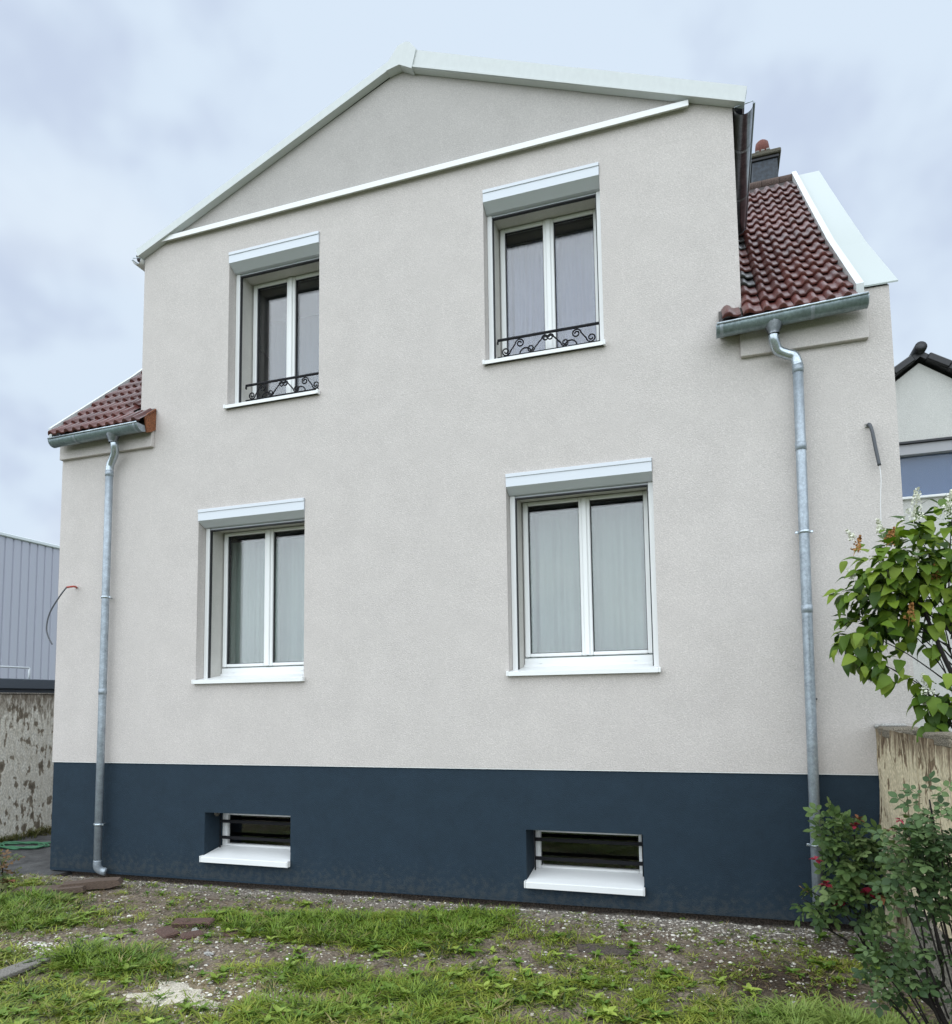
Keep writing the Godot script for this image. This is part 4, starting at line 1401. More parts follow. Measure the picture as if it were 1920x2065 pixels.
	bx(st, Vector3(-0.30, -0.014, -0.070), Vector3(0.40, 0.014, 0.070), 0.005)
	obj("board", st, M.grey_wood, pl)
	pl.rotation.z = 0.03
	var be := thing("beam", "rotten brown timber lying by the foot of the left downpipe", "timber", Vector3(-5.80, 0.03, 0.60), 0.60)
	st = mb()
	prism(st, PackedVector2Array([Vector2(-0.30, -0.03), Vector2(0.20, -0.035), Vector2(0.30, -0.01), Vector2(0.27, 0.035), Vector2(0.1, 0.04), Vector2(-0.22, 0.028)]), "z", -0.07, 0.075)
	obj("log", st, M.rot_wood, be)
	st = mb()
	prism(st, PackedVector2Array([Vector2(-0.36, -0.04), Vector2(0.0, -0.038), Vector2(-0.02, 0.012), Vector2(-0.30, 0.006)]), "z", 0.078, 0.16)
	obj("splinter", st, M.rot_wood, be)
	var fl := thing("board", "flat rotten brown board half buried beside the timber", "board", Vector3(-6.15, 0.008, 0.78), 0.5)
	obj("board", box(Vector3(-0.26, -0.014, -0.09), Vector3(0.26, 0.014, 0.09), 0.006), M.rot_wood, fl)
	var sl := obj("slab", null, M.slab)
	st = mb()
	prism(st, PackedVector2Array([Vector2(-0.20, -0.06), Vector2(-0.04, -0.115), Vector2(0.17, -0.07), Vector2(0.21, 0.05), Vector2(0.05, 0.105), Vector2(-0.16, 0.07)]), "y", -0.01, 0.012)
	st.generate_normals()
	sl.mesh = st.commit()
	sl.position = Vector3(-0.79, 0.0, 1.03)
	tag(sl, "flat dark brown slab in the bare soil near the cellar window", "slab", "", "thing")
	var bl := [["broken red brick bedded in the soil, largest of the four", -4.0, 1.30, 0.16, 0.045, 0.05, 0.3], ["dark reddish brick shard beside the largest broken brick", -4.06, 1.52, 0.11, 0.03, 0.06, -0.5],
		["flat grey-brown brick piece among the white chips", -3.83, 1.52, 0.08, 0.022, 0.05, 0.9], ["small worn brick stub on the bare soil", -3.55, 1.40, 0.07, 0.03, 0.045, 1.4]]
	for b in bl:
		st = mb()
		bx(st, Vector3(-b[3], -0.01, -b[5]), Vector3(b[3], b[4], b[5]), 0.012, Transform3D(Basis(Vector3.UP, b[6]) * Basis(Vector3.RIGHT, 0.12), Vector3.ZERO))
		var o := obj("brick", st, M.brick)
		o.position = Vector3(b[1], ground_y(b[1], b[2]), b[2])
		tag(o, b[0], "brick", "broken bricks in the garden soil")

# ---------------------------------------------------------------- surroundings
func uv_face(st: SurfaceTool, a: Vector3, b: Vector3, c: Vector3, d: Vector3, nx: int, ny: int, bumpy: float, out: Vector3, seed_: int, rep: float) -> void:
	var n := FastNoiseLite.new()
	n.seed = seed_; n.frequency = 2.2
	var pt := func(i: int, j: int) -> Vector3:
		var p := a.lerp(b, float(i) / nx).lerp(d.lerp(c, float(i) / nx), float(j) / ny)
		return p + out * bumpy * n.get_noise_3dv(p * 1.5)
	for i in nx:
		for j in ny:
			var q := [[i, j], [i + 1, j], [i + 1, j + 1], [i, j + 1]]
			var ids := [0, 1, 2, 0, 2, 3]
			var v0: Vector3 = pt.call(i, j); var v1: Vector3 = pt.call(i + 1, j); var v2: Vector3 = pt.call(i + 1, j + 1)
			if (v1 - v0).cross(v2 - v0).dot(out) > 0.0: ids = [0, 2, 1, 0, 3, 2]
			for k in ids:
				st.set_uv(Vector2(rep * float(q[k][0]) / nx, 1.0 - float(q[k][1]) / ny))
				st.add_vertex(pt.call(q[k][0], q[k][1]))

func make_walls() -> void:
	# boundary wall across the driveway
	var w := thing("boundary_wall", "stained concrete boundary wall with flaking paint across the driveway", "wall", Vector3(-9.25, 0, -3.0))
	w.set_meta("kind", "thing")
	var st := mb(true)
	uv_face(st, Vector3(0, -0.1, 5), Vector3(0, -0.1, -5), Vector3(0, 1.93, -5), Vector3(0, 1.93, 5), 60, 14, 0.012, Vector3.RIGHT, 5, 4.0)
	obj("face", st, M.old_wall_left, w)
	obj("core", box(Vector3(-0.22, -0.1, -5), Vector3(-0.015, 1.93, 5)), M.concrete_old, w)
	obj("coping", box(Vector3(-0.24, 1.935, -5), Vector3(0.012, 1.955, 5), 0.004), M.concrete_old, w)
	obj("pilaster", box(Vector3(-0.005, -0.1, 0.42), Vector3(0.035, 1.93, 0.62), 0.008), M.concrete_old, w)
	# dark low roof edge behind the wall
	var s := thing("shed", "low dark metal shed roof edge showing above the boundary wall", "shed", Vector3(-9.7, 0, -3.5))
	obj("body", box(Vector3(-2.5, -0.1, -4.0), Vector3(0.0, 2.02, 4.0)), M.dark_metal, s)
	obj("fascia", box(Vector3(-2.6, 2.02, 0.25), Vector3(0.06, 2.17, 4.2), 0.01), M.dark_metal, s)
	obj("roof_edge", box(Vector3(-2.6, 2.025, -4.0), Vector3(0.03, 2.12, 0.24), 0.01), M.dark_metal, s)
	var h := thing("handrail", "thin white tubular handrail above the dark shed roof", "railing", Vector3(-9.75, 2.17, -1.98))
	st = mb(true)
	tube(st, PackedVector3Array([Vector3(0, 0, 1.2), Vector3(0, 0.17, 1.2), Vector3(0, 0.17, -0.02)]), 0.014, 8)
	obj("rail", st, M.pale_metal, h)
	st = mb(true)
	tube(st, PackedVector3Array([Vector3(0, 0.17, -0.02), Vector3(0, 0, -0.02)]), 0.014, 8)
	obj("post", st, M.pale_metal, h)
	# corrugated warehouse
	var wh := thing("warehouse", "grey-blue corrugated metal warehouse standing behind the boundary wall", "warehouse", Vector3(-22, 0, -10))
	var pitch := 0.30
	for k in range(-9, 21):
		st = mb()
		var z: float = -k * pitch
		prism(st, PackedVector2Array([Vector2(0.0, z), Vector2(0.0, z - pitch * 0.12), Vector2(0.045, z - pitch * 0.20), Vector2(0.045, z - pitch * 0.92), Vector2(0.0, z - pitch * 0.999), Vector2(-0.04, z - pitch * 0.999), Vector2(-0.04, z)]), "y", -0.1, 7.40)
		obj("cladding_rib", st, M.warehouse, wh)
	obj("body", box(Vector3(-14, -0.1, -6.3), Vector3(-0.05, 7.38, 2.5)), M.warehouse, wh)
	obj("roof_trim", box(Vector3(-14.1, 7.40, -6.4), Vector3(0.10, 7.52, 2.6), 0.02), M.pale_metal, wh)
	# green garden hose on the driveway
	var hp := []
	for k in 46:
		var a := k * 0.50
		hp.append(Vector3(-8.55 + 0.34 * cos(a) + 0.05 * sin(k * 1.7), -0.03 + 0.008 * (k % 3), -0.98 + 0.17 * sin(a) + 0.03 * sin(k * 0.9)))
	hp.append(Vector3(-8.2, -0.03, -1.35)); hp.append(Vector3(-7.9, -0.032, -1.75)); hp.append(Vector3(-7.5, -0.032, -2.3))
	st = mb(true)
	tube(st, curve_pts(hp, 3), 0.011, 6)
	tag(obj("hose", st, M.hose), "green garden hose loosely coiled on the driveway by the boundary wall", "hose")
	# weeds at the wall foot
	var r := RandomNumberGenerator.new(); r.seed = 4
	var xf := []; var cc := []
	for k in 260:
		var q := r.randf_range(0.05, 0.16)
		xf.append(Transform3D(Basis(Vector3.UP, r.randf() * TAU).scaled(Vector3(q, q, q)), Vector3(-9.2 + r.randf() * r.randf() * 0.25, -0.05, r.randf_range(-5.0, 0.3))))
		cc.append(Color(0.07, 0.095, 0.025).lerp(Color(0.16, 0.13, 0.06), r.randf()))
	scatter("wall_weeds", blade_tuft(8, 12, 0.6, 0.8, 0.06), M.blade, xf, cc, "dull green weeds along the foot of the boundary wall", "weeds")
	# wall at the right, running forward from the house corner
	var rwall := thing("garden_wall", "ochre flaking garden wall meeting the dark house base at the right", "wall", Vector3(1.16, 0, 0))
	rwall.set_meta("kind", "thing")
	st = mb(true)
	uv_face(st, Vector3(0, -0.1, 4.6), Vector3(0, -0.1, 0.003), Vector3(0, 1.50, 0.003), Vector3(0, 1.455, 4.6), 70, 20, 0.02, Vector3.LEFT, 9, 2.0)
	obj("face", st, M.old_wall_right, rwall)
	obj("core", box(Vector3(0.024, -0.1, 0.004), Vector3(0.22, 1.43, 4.6)), M.concrete_old, rwall)
	r.seed = 61
	var z := 0.006
	while z < 4.5:
		var ln := r.randf_range(0.16, 0.34)
		st = mb()
		var top := 1.505 - 0.010 * z + r.randf_range(-0.012, 0.012)
		bx(st, Vector3(-0.006 + r.randf_range(0, 0.012), 1.43 - 0.010 * z, z), Vector3(0.235, top, z + ln - 0.006), 0.014, Transform3D(Basis(Vector3(1, 0, 0), r.randf_range(-0.02, 0.02)), Vector3.ZERO))
		obj("coping_stone", st, M.coping, rwall)
		z += ln
	st = mb()
	bx(st, Vector3(-0.012, 1.49, 0.002), Vector3(0.15, 1.525, 0.07), 0.012)
	bx(st, Vector3(0.02, 1.50, 0.04), Vector3(0.19, 1.53, 0.13), 0.012)
	obj("foam_bead", st, M.plaster_white, rwall)
	st = mb()
	bx(st, Vector3(-0.035, -0.1, 0.9), Vector3(0.015, 0.42, 4.6), 0.012)
	obj("footing", st, M.concrete_old, rwall)

func make_neighbour() -> void:
	var nb := thing("neighbour_house", "white neighbouring house with black tiled gable behind the right corner", "house", Vector3(3.17, 0, -6.0))
	var hw := 3.6
	var ey := 6.80 - 3.6 * 0.74
	var st := mb()
	var wins := [[-0.62, 2.6, 4.70, 5.60]]
	holed(st, -hw, hw, -0.1, 5.62, -0.3, 0.0, wins)
	# gable cut into the upper part
	prism(st, PackedVector2Array([Vector2(-1.60, 5.6205), Vector2(1.60, 5.6205), Vector2(0, 6.80)]), "z", -0.3, 0.0)
	obj("front_wall", st, M.neighbour, nb)
	obj("side_wall", box(Vector3(-1.60, -0.1, -8), Vector3(-1.3, 5.6, -0.301)), M.neighbour, nb)
	obj("side_wall", box(Vector3(1.3, -0.1, -8), Vector3(1.6, 5.6, -0.301)), M.neighbour, nb)
	for s in [-1.0, 1.0]:
		obj("wing", box(Vector3(minf(s * 1.605, s * 3.6), -0.1, -8), Vector3(maxf(s * 1.605, s * 3.6), 5.60, -0.301)), M.neighbour, nb)
		obj("parapet_cap", box(Vector3(minf(s * 1.62, s * 3.66), 5.622, -8.05), Vector3(maxf(s * 1.62, s * 3.66), 5.66, 0.05), 0.008), M.black_pvc, nb)
	obj("room", box(Vector3(-1.3, -0.1, -1.2), Vector3(1.3, 5.61, -1.1)), M.room, nb)
	st = mb()
	for s in [-1.0, 1.0]:
		prism(st, PackedVector2Array([Vector2(0, 6.86), Vector2(s * 1.75, 6.86 - 1.75 * 0.74), Vector2(s * 1.75, 6.96 - 1.75 * 0.74), Vector2(0, 6.96)]), "z", -8, 0.10)
	var roof := plain("roof", nb)
	obj("roof_slope", st, M.black_tile, roof)
	for s in [-1.0, 1.0]:
		for k in 6:
			var x: float = s * (0.12 + 0.27 * k)
			var t := Transform3D(Basis(Vector3.BACK, -s * 0.637 + s * 0.06), Vector3(x + s * 0.13, 6.955 - (absf(x) + 0.13) * 0.74 + 0.0, 0.0))
			st = mb()
			bx(st, Vector3(-0.17, -0.075, -0.35), Vector3(0.17, 0.035, 0.15), 0.015, t)
			obj("verge_tile", st, M.black_tile, roof)
	st = mb(true)
	tube(st, PackedVector3Array([Vector3(0, 6.98, 0.17), Vector3(0, 6.98, -0.4)]), 0.085, 14)
	obj("ridge_cap", st, M.black_tile, roof)
	for k in 4:
		st = mb(true)
		tube(st, PackedVector3Array([Vector3(0, 6.975, -0.40 - 0.4 * k), Vector3(0, 6.985, -0.81 - 0.4 * k)]), 0.082, 12)
		obj("ridge_cap", st, M.black_tile, roof)
	for wv in wins:
		var w := plain("window", nb)
		var a: float = wv[0]; var b: float = wv[1]; var c: float = wv[2]; var d: float = wv[3]
		obj("blind_box", box(Vector3(a + 0.002, d - 0.20, -0.14), Vector3(b - 0.002, d - 0.04, -0.02), 0.005), M.blind_grey, w)
		obj("head_profile", box(Vector3(a + 0.001, d - 0.038, -0.10), Vector3(b - 0.001, d - 0.001, 0.02), 0.004), M.black_pvc, w)
		obj("blind", box(Vector3(a + 0.03, c + 0.05, -0.17), Vector3(b - 0.03, d - 0.2, -0.15)), M.blind_blue, w)
		obj("pane", box(Vector3(a + 0.03, c + 0.05, -0.115), Vector3(b - 0.03, d - 0.202, -0.11)), M.glass_dull, w)
		obj("jamb", box(Vector3(a + 0.001, c + 0.04, -0.20), Vector3(a + 0.03, d - 0.202, -0.02), 0.004), M.pvc, w)
		obj("jamb", box(Vector3(b - 0.03, c + 0.04, -0.20), Vector3(b - 0.001, d - 0.202, -0.02), 0.004), M.pvc, w)
		obj("sill", box(Vector3(a - 0.03, c - 0.0, -0.2), Vector3(b + 0.03, c + 0.038, 0.05), 0.006), M.pvc, w)

# ---------------------------------------------------------------- plants
func leaf_mesh(seed_: int, heart: float, fold: float, droop: float, steps := 6) -> ArrayMesh:
	# unit leaf: stem at the origin, tip towards +z, face up +y
	var r := RandomNumberGenerator.new()
	r.seed = seed_
	var st := mb(true)
	var tone := r.randf_range(0.85, 1.15)
	var rows := []
	var twist := r.randf_range(-0.25, 0.25)
	for i in steps + 1:
		var u := float(i) / steps
		var w := pow(sin(PI * pow(u, heart)), 0.8) * 0.36 * (1.0 - 0.25 * u)
		if i == 0: w = 0.05
		if i == steps: w = 0.0
		var y := -droop * u * u + 0.02 * sin(u * 9.0 + seed_)
		var tw := twist * u
		var c := Vector3(0, y, u * (1.0 - 0.2 * droop * u))
		var l := Vector3(-w * cos(tw), fold * w + w * sin(tw) + 0.015 * sin(u * 14.0), 0)
		var rr := Vector3(w * cos(tw), fold * w - w * sin(tw) + 0.015 * cos(u * 12.0), 0)
		rows.append([c + l, c, c + rr])
	for i in steps:
		for k in 2:
			var sh := tone * (1.04 if k == 0 else 0.96)  # shading of the midrib fold painted in: one half lighter, the other darker
			st.set_color(Color(sh, sh, sh))
			quad_out(st, rows[i][k], rows[i][k + 1], rows[i + 1][k + 1], rows[i + 1][k], Vector3.UP)
	st.generate_normals()
	return st.commit()

func leaf_basis(dir: Vector3, up: Vector3, size: float) -> Basis:
	var z := dir.normalized()
	var x := up.cross(z)
	if x.length() < 0.05: x = Vector3.RIGHT.cross(z)
	x = x.normalized()
	var y := z.cross(x)
	return Basis(x * size, y * size, z * size)

func leaf_mats(base: Array) -> Array:
	var out := []
	for c in base:
		var m: StandardMaterial3D = M.leafy.duplicate()
		m.albedo_color = lin(c[0], c[1], c[2])
		out.append(m)
	return out

func put_leaves(plant: Node3D, called: String, meshes: Array, mats: Array, all: Array, limit: int, eye: Vector3, rest_name: String) -> void:
	all.sort_custom(func(p, q): return (p[0].origin as Vector3).distance_to(eye) < (q[0].origin as Vector3).distance_to(eye))
	var rest := {}
	for i in all.size():
		var mi: int = all[i][1]; var ma: int = all[i][2]
		if i < limit:
			var o := MeshInstance3D.new()
			o.name = called
			o.mesh = meshes[mi]
			o.material_override = mats[ma]
			o.transform = Transform3D(all[i][0].basis, all[i][0].origin - plant.position)
			plant.add_child(o, true)
		else:
			if not rest.has(ma):
				var st := SurfaceTool.new()
				st.begin(Mesh.PRIMITIVE_TRIANGLES)
				rest[ma] = st
			rest[ma].append_from(meshes[mi], 0, Transform3D(all[i][0].basis, all[i][0].origin - plant.position))
	for ma in rest:
		var o := MeshInstance3D.new()
		o.name = rest_name
		o.mesh = rest[ma].commit()
		o.material_override = mats[ma]
		o.set_meta("kind", "stuff")
		plant.add_child(o, true)

func make_lilac() -> void:
	var root := Vector3(1.85, -0.1, 1.15)
	var t := thing("lilac_tree", "leafy lilac with fading white and brown flower heads leaning over the ochre garden wall", "tree", root)
	var r := RandomNumberGenerator.new()
	r.seed = 71
	var st := mb(true)
	tube(st, curve_pts([Vector3(0, 0, 0), Vector3(-0.10, 0.7, 0.02), Vector3(-0.24, 1.4, 0.03), Vector3(-0.47, 1.92, 0.05), Vector3(-0.58, 2.25, 0.05), Vector3(-0.66, 2.55, 0.02)], 5), _taper(26, 0.026, 0.007), 8)
	obj("trunk", st, M.bark, t)
	st = mb(true)
	tube(st, curve_pts([Vector3(0.1, 0, -0.05), Vector3(0.06, 0.9, -0.08), Vector3(-0.12, 1.7, -0.06), Vector3(-0.30, 2.3, -0.02), Vector3(-0.42, 2.7, 0.0)], 5), _taper(21, 0.022, 0.006), 8)
	obj("trunk", st, M.bark, t)
	# clusters: centre, radius, number of leaves
	var blobs := [[Vector3(1.12, 2.58, 1.2), 0.20, 52], [Vector3(0.97, 2.46, 1.22), 0.15, 36], [Vector3(0.86, 2.36, 1.2), 0.10, 14], [Vector3(0.90, 2.13, 1.22), 0.17, 46], [Vector3(0.86, 2.00, 1.2), 0.13, 30], [Vector3(1.00, 1.93, 1.2), 0.11, 20], [Vector3(1.34, 2.62, 1.15), 0.24, 70], [Vector3(1.08, 2.30, 1.15), 0.19, 50], [Vector3(1.34, 2.30, 1.1), 0.20, 38], [Vector3(1.30, 2.05, 1.1), 0.10, 8],
		[Vector3(1.30, 1.68, 1.2), 0.15, 34], [Vector3(1.42, 1.78, 1.25), 0.16, 30], [Vector3(1.16, 1.83, 1.25), 0.05, 4], [Vector3(1.24, 1.55, 1.22), 0.08, 10], [Vector3(1.6, 2.5, 1.0), 0.28, 40], [Vector3(1.65, 2.0, 1.1), 0.25, 24], [Vector3(1.22, 2.78, 1.18), 0.10, 16], [Vector3(1.45, 2.85, 1.1), 0.12, 16], [Vector3(1.22, 2.45, 1.12), 0.20, 48], [Vector3(1.02, 2.26, 1.15), 0.18, 34], [Vector3(1.48, 2.42, 1.1), 0.22, 40], [Vector3(1.18, 2.14, 1.08), 0.14, 16]]
	var mats := leaf_mats([[0.065, 0.120, 0.010], [0.10, 0.165, 0.014], [0.165, 0.23, 0.024], [0.036, 0.075, 0.010], [0.125, 0.185, 0.018]])
	var meshes := []
	for k in 5: meshes.append(leaf_mesh(k + 30, 0.62, 0.28, 0.16 + 0.10 * k))
	var all := []
	var heart := Vector3(1.35, 2.2, 1.1)
	for b in blobs:
		var c: Vector3 = b[0]
		st = mb(true)
		var from := Vector3(1.38, clampf(c.y - 0.35, 1.45, 2.3), 1.17)
		tube(st, curve_pts([from - root, from.lerp(c, 0.5) - root + Vector3(0, 0.03, 0), c - root], 4), _taper(9, 0.005, 0.002), 5)
		obj("branch", st, M.bark, t)
		for k in int(b[2] * 1.35):
			var d := Vector3(r.randfn(), r.randfn(), r.randfn()).normalized()
			var p: Vector3 = c + d * b[1] * pow(r.randf(), 0.40) * Vector3(1, 1, 1.2)
			var out := ((p - c).normalized() * 0.7 + (p - heart).normalized() * 0.5)
			var dir := out * 0.75 + Vector3(r.randf_range(-0.5, 0.5), r.randf_range(-1.0, 0.15), r.randf_range(-0.4, 0.5))
			var up := Vector3(r.randf_range(-0.5, 0.5), 1.0, 0.25) + out * 0.5
			var size := r.randf_range(0.075, 0.125)
			var shade := r.randi() % 5
			all.append([Transform3D(leaf_basis(dir, up, size), p), r.randi() % 5, shade])
	all.append([Transform3D(leaf_basis(Vector3(-0.9, -0.25, 0.1), Vector3(0.1, 1, 0.5), 0.10), Vector3(0.77, 2.40, 1.2)), 0, 2])
	all.append([Transform3D(leaf_basis(Vector3(-0.5, -0.75, 0.1), Vector3(-0.4, 0.8, 0.6), 0.09), Vector3(0.83, 2.585, 1.2)), 1, 2])
	all.append([Transform3D(leaf_basis(Vector3(-0.8, -0.3, 0.2), Vector3(0, 1, 0.5), 0.085), Vector3(0.94, 2.68, 1.2)), 2, 1])
	all.append([Transform3D(leaf_basis(Vector3(-0.3, -0.9, 0.2), Vector3(-0.6, 0.7, 0.6), 0.095), Vector3(0.79, 2.34, 1.2)), 1, 1])
	put_leaves(t, "leaf", meshes, mats, all, 300, Vector3(0, 1.72, 6.2), "foliage")
	# flower heads
	var heads := [[1.20, 2.80, 0, 0.15], [1.38, 2.78, 0, 0.14], [1.05, 2.66, 1, 0.09], [0.87, 2.63, 1, 0.08], [0.85, 2.46, 0, 0.06], [1.14, 2.18, 1, 0.09], [1.21, 1.74, 0, 0.10], [1.21, 1.64, 0, 0.08], [1.20, 2.54, 0, 0.07], [1.30, 2.43, 1, 0.07], [1.02, 2.74, 0, 0.07], [0.86, 2.71, 0, 0.06]]
	for h in heads:
		st = mb()
		var ln: float = h[3] * 1.25
		for k in int(620 * ln + 30):
			var u := r.randf()
			var a := r.randf() * TAU
			var rad := ln * 0.34 * (1.0 - u * 0.85) * sqrt(r.randf())
			var c := Vector3(cos(a) * rad, u * ln, sin(a) * rad)
			var s := r.randf_range(0.005, 0.010)
			var d1 := Vector3(r.randfn(), r.randfn(), r.randfn()).normalized() * s
			var d2 := d1.cross(Vector3(r.randfn(), r.randfn(), r.randfn()).normalized()).normalized() * s
			quad_out(st, c - d1, c - d2, c + d1, c + d2, Vector3.UP)
		tube(st, PackedVector3Array([Vector3(0, -0.03, 0), Vector3(0, ln * 0.9, 0)]), 0.002, 4)
		var o := obj("flower_head", st, M.blossom if h[2] == 0 else M.blossom_brown, t)
		o.position = Vector3(h[0], h[1], 1.27) - root
		o.rotation = Vector3(r.randf_range(-0.3, 0.3), 0, r.randf_range(-0.5, 0.4))

func _taper(n: int, a: float, b: float) -> Array:
	var out := []
	for i in n: out.append(lerpf(a, b, float(i) / maxf(1.0, n - 1.0)))
	return out

func rose_leaf(seed_: int) -> ArrayMesh:
	var st := SurfaceTool.new()
	st.begin(Mesh.PRIMITIVE_TRIANGLES)
	var place := [[Vector3(0, 0, 0.66), 0.0, 0.46], [Vector3(0.03, 0, 0.56), 1.25, 0.40], [Vector3(-0.03, 0, 0.56), -1.25, 0.40], [Vector3(0.03, 0, 0.20), 1.35, 0.34], [Vector3(-0.03, 0, 0.20), -1.35, 0.34]]
	for k in 5:
		var lm := leaf_mesh(seed_ * 10 + k, 0.95, 0.16, 0.18, 5)
		var b := Basis(Vector3.UP, place[k][1]) * Basis(Vector3.BACK, 0.2 * sin(seed_ * 3.0 + k))
		st.append_from(lm, 0, Transform3D(b.scaled_local(Vector3.ONE * place[k][2] * 1.05), place[k][0] + Vector3(0, -0.06 * place[k][0].z, 0)))
	var rs := mb(true)
	for q in [[Vector3(0, 0.006, 0), Vector3(0, -0.035, 0.70)], [Vector3(-0.06, -0.006, 0.20), Vector3(0.06, -0.006, 0.20)], [Vector3(-0.06, -0.03, 0.56), Vector3(0.06, -0.03, 0.56)]]:
		rs.set_color(Color(0.8, 0.8, 0.8))
		tube(rs, PackedVector3Array(q), 0.012, 4)
	rs.generate_normals()
	st.append_from(rs.commit(), 0, Transform3D.IDENTITY)
	return st.commit()

func make_rose(called: String, label: String, root: Vector3, canes: Array, blobs: Array, flowers: Array, seed_: int, size: float, tints: Array) -> void:
	var t := thing(called, label, "bush", root)
	var r := RandomNumberGenerator.new()
	r.seed = seed_
	var st: SurfaceTool
	for c in canes:
		st = mb(true)
		var pts := []
		for p in c[0]: pts.append(p - root)
		var cp := curve_pts(pts, 5)
		tube(st, cp, _taper(cp.size(), c[1], c[1] * 0.35), 7)
		obj("cane", st, M.bark, t)
	var mats := leaf_mats(tints)
	var meshes := []
	for k in 4: meshes.append(rose_leaf(seed_ + k))
	var all := []
	for b in blobs:
		var c: Vector3 = b[0]
		st = mb(true)
		var mid := Vector3(lerpf(root.x, c.x, 0.6), c.y * 0.55, lerpf(root.z, c.z, 0.6))
		tube(st, curve_pts([mid - root, mid.lerp(c, 0.6) - root + Vector3(0, 0.02, 0), c - root], 4), _taper(9, 0.0045, 0.002), 5)
		obj("twig", st, M.bark, t)
		for k in int(b[2] * 1.3):
			var d := Vector3(r.randfn(), r.randfn() * 0.9, r.randfn()).normalized()
			var p: Vector3 = c + d * b[1] * pow(r.randf(), 0.45)
			var dir := (p - c).normalized() + Vector3(r.randf_range(-0.5, 0.5), r.randf_range(-0.5, 0.35), r.randf_range(-0.3, 0.7))
			var up := Vector3(r.randf_range(-0.4, 0.4), 1.0, 0.55)
			all.append([Transform3D(leaf_basis(dir, up, size * r.randf_range(0.75, 1.2)), p), r.randi() % 4, r.randi() % mats.size()])
	put_leaves(t, "leaf", meshes, mats, all, 300, Vector3(0, 1.72, 6.2), "foliage")
	for f in flowers:
		st = mb(true)
		var sz: float = f[1]
		for k in int(f[3]):
			var a: float = TAU * k / f[3] + r.randf_range(-0.3, 0.3)
			var el := r.randf_range(-0.5, 1.1)
			var d := Vector3(cos(a) * cos(el), sin(el), sin(a) * cos(el))
			var side := d.cross(Vector3.UP).normalized() * sz * r.randf_range(0.25, 0.45)
			var tip := d * sz * r.randf_range(0.7, 1.2) - Vector3(0, sz * 0.25, 0)
			tri_out(st, Vector3.ZERO, d * sz * 0.55 + side, tip, Vector3.UP)
			tri_out(st, Vector3.ZERO, tip, d * sz * 0.55 - side, Vector3.UP)
		var o := obj("wilted_flower", st, f[2], t)
		o.position = (f[0] as Vector3) - root

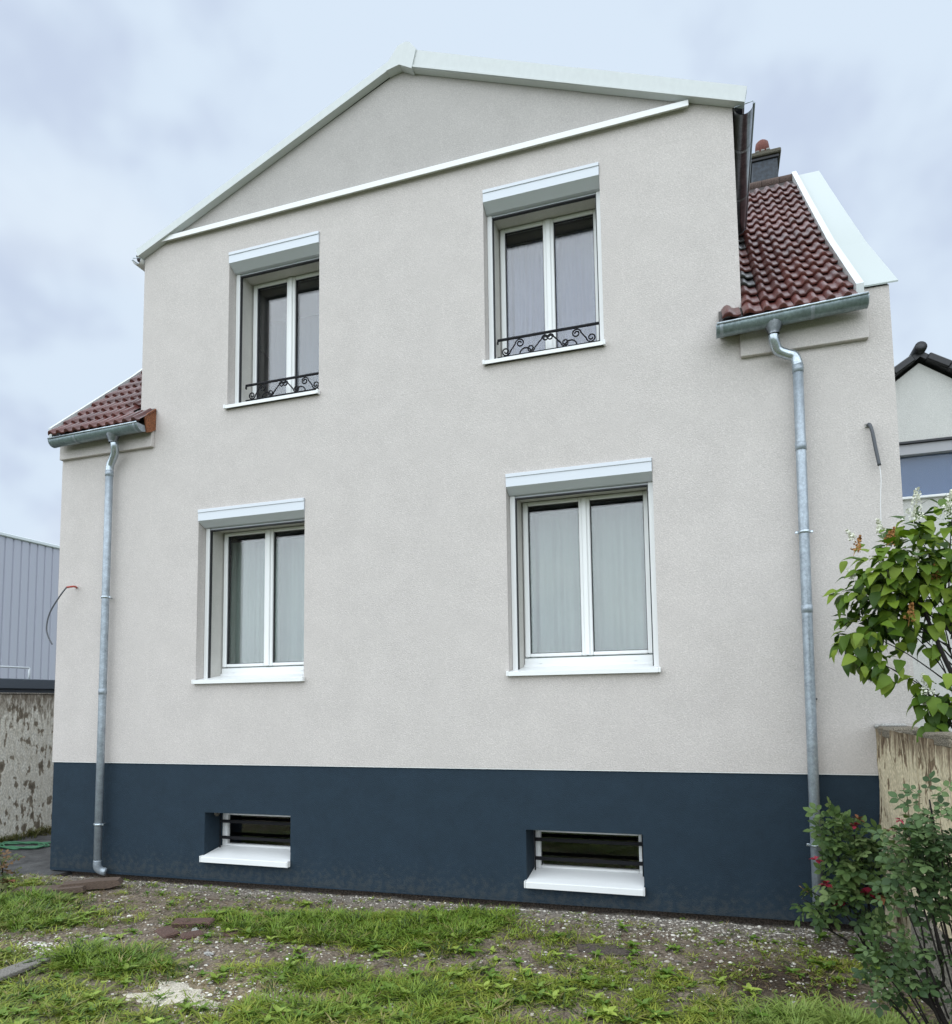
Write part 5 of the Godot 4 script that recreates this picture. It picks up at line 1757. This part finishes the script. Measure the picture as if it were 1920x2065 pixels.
func make_plants() -> void:
	make_lilac()
	var green := [[0.075, 0.125, 0.035], [0.105, 0.165, 0.05], [0.165, 0.225, 0.085], [0.05, 0.09, 0.03]]
	var r1 := Vector3(0.93, 0.0, 0.6)
	make_rose("rose_bush", "rose bush with wilted red flowers in front of the right downpipe", r1,
		[[[r1, Vector3(0.90, 0.15, 0.6), Vector3(0.85, 0.30, 0.62), Vector3(0.78, 0.48, 0.6), Vector3(0.70, 0.80, 0.58)], 0.016], [[r1 + Vector3(0.02, 0, 0), Vector3(0.95, 0.21, 0.6), Vector3(0.94, 0.45, 0.58), Vector3(0.88, 0.8, 0.58)], 0.013], [[r1, Vector3(0.75, 0.11, 0.62), Vector3(0.60, 0.2, 0.62), Vector3(0.50, 0.31, 0.62)], 0.007], [[r1, Vector3(1.0, 0.25, 0.62), Vector3(1.02, 0.5, 0.6), Vector3(1.03, 0.7, 0.6)], 0.010], [[r1, Vector3(0.80, 0.25, 0.64), Vector3(0.66, 0.36, 0.66), Vector3(0.55, 0.42, 0.66)], 0.007]],
		[[Vector3(0.72, 0.87, 0.6), 0.065, 9], [Vector3(0.74, 0.79, 0.6), 0.05, 7], [Vector3(0.80, 0.76, 0.6), 0.09, 20], [Vector3(0.92, 0.76, 0.6), 0.06, 12], [Vector3(0.83, 0.64, 0.62), 0.10, 22], [Vector3(0.77, 0.55, 0.62), 0.06, 9], [Vector3(0.73, 0.45, 0.62), 0.06, 9], [Vector3(0.78, 0.43, 0.64), 0.07, 10], [Vector3(0.67, 0.30, 0.62), 0.07, 14], [Vector3(0.95, 0.60, 0.62), 0.09, 18], [Vector3(1.04, 0.68, 0.6), 0.08, 14], [Vector3(0.92, 0.32, 0.62), 0.07, 9], [Vector3(0.53, 0.34, 0.62), 0.03, 2], [Vector3(0.87, 0.42, 0.64), 0.06, 8], [Vector3(0.57, 0.25, 0.62), 0.04, 3], [Vector3(1.05, 0.5, 0.6), 0.08, 12], [Vector3(0.99, 0.12, 0.75), 0.10, 14]],
		[[Vector3(0.88, 0.86, 0.66), 0.045, M.petal, 9], [Vector3(0.905, 0.90, 0.66), 0.055, M.petal_brown, 5], [Vector3(0.68, 0.46, 0.68), 0.050, M.petal, 12], [Vector3(0.62, 0.62, 0.68), 0.050, M.petal, 6], [Vector3(0.92, 0.42, 0.70), 0.065, M.petal, 16], [Vector3(0.99, 0.415, 0.70), 0.075, M.petal_brown, 4], [Vector3(0.76, 0.345, 0.70), 0.05, M.petal, 9], [Vector3(0.54, 0.41, 0.66), 0.05, M.petal_tan, 4]], 5, 0.135, green)
	var r2 := Vector3(1.03, 0.0, 2.62)
	var green2 := [[0.06, 0.105, 0.038], [0.08, 0.135, 0.048], [0.115, 0.175, 0.065], [0.042, 0.078, 0.03]]
	make_rose("rose_bush", "taller leafy rose bush with bare dark canes at the lower right by the ochre wall", r2,
		[[[r2, Vector3(0.89, 0.33, 2.52), Vector3(0.78, 0.45, 2.5), Vector3(0.70, 0.55, 2.5)], 0.016], [[r2 + Vector3(-0.1, 0, 0.05), Vector3(0.76, 0.30, 2.52), Vector3(0.69, 0.38, 2.5), Vector3(0.66, 0.48, 2.5)], 0.008], [[r2, Vector3(0.87, 0.40, 2.5), Vector3(0.90, 0.50, 2.5), Vector3(0.88, 0.75, 2.48), Vector3(0.86, 1.0, 2.5)], 0.009], [[r2, Vector3(0.98, 0.4, 2.5), Vector3(0.96, 0.7, 2.5), Vector3(0.92, 1.0, 2.5), Vector3(0.89, 1.27, 2.5)], 0.010], [[Vector3(0.86, 0.39, 2.5), Vector3(0.84, 0.46, 2.5), Vector3(0.83, 0.70, 2.5), Vector3(0.78, 0.95, 2.5)], 0.006]],
		[[Vector3(0.89, 1.265, 2.5), 0.045, 9], [Vector3(0.84, 1.20, 2.5), 0.06, 10], [Vector3(0.80, 1.12, 2.5), 0.05, 8], [Vector3(0.78, 1.05, 2.5), 0.06, 14], [Vector3(0.85, 1.04, 2.5), 0.07, 22], [Vector3(0.93, 1.14, 2.5), 0.07, 20], [Vector3(0.95, 1.04, 2.5), 0.07, 20], [Vector3(0.88, 0.95, 2.5), 0.07, 22], [Vector3(0.80, 0.95, 2.5), 0.055, 14], [Vector3(0.93, 0.89, 2.5), 0.06, 18], [Vector3(0.85, 0.86, 2.5), 0.05, 10], [Vector3(0.75, 0.85, 2.5), 0.04, 7], [Vector3(0.93, 0.78, 2.5), 0.05, 9],
			[Vector3(0.68, 0.60, 2.5), 0.045, 10], [Vector3(0.77, 0.57, 2.5), 0.045, 9], [Vector3(0.81, 0.65, 2.5), 0.035, 5], [Vector3(0.66, 0.52, 2.5), 0.05, 12], [Vector3(0.72, 0.48, 2.5), 0.045, 10], [Vector3(0.65, 0.43, 2.5), 0.04, 7], [Vector3(0.90, 0.49, 2.5), 0.03, 5], [Vector3(0.92, 0.38, 2.5), 0.03, 4], [Vector3(0.79, 0.50, 2.5), 0.04, 7], [Vector3(0.95, 0.62, 2.5), 0.04, 5]],
		[[Vector3(0.765, 1.18, 2.52), 0.022, M.petal, 8], [Vector3(0.72, 1.13, 2.5), 0.025, M.petal_brown, 4]], 9, 0.088, green2)
	# potted-looking dry plant at the left edge
	var r3 := Vector3(-6.43, -0.01, 1.0)
	make_rose("dry_plant", "small half withered brown and green plant at the left edge by the driveway", r3,
		[[[r3, r3 + Vector3(0.02, 0.15, 0), r3 + Vector3(-0.02, 0.32, 0.0)], 0.009], [[r3, r3 + Vector3(0.08, 0.10, 0), r3 + Vector3(0.15, 0.13, 0.0)], 0.006]],
		[[r3 + Vector3(0.02, 0.30, 0), 0.08, 16], [r3 + Vector3(0.06, 0.20, 0), 0.07, 10], [r3 + Vector3(-0.05, 0.22, 0), 0.07, 10]],
		[[r3 + Vector3(0.10, 0.14, 0.02), 0.08, M.petal_brown, 5]], 23, 0.09, [[0.10, 0.11, 0.035], [0.07, 0.10, 0.03], [0.16, 0.09, 0.04]])

func _ready() -> void:
	rng.seed = 1
	make_view()
	make_materials()
	make_ground()
	make_house()
	make_walls()
	make_neighbour()
	make_cables()
	make_debris()
	make_grass()
	make_plants()
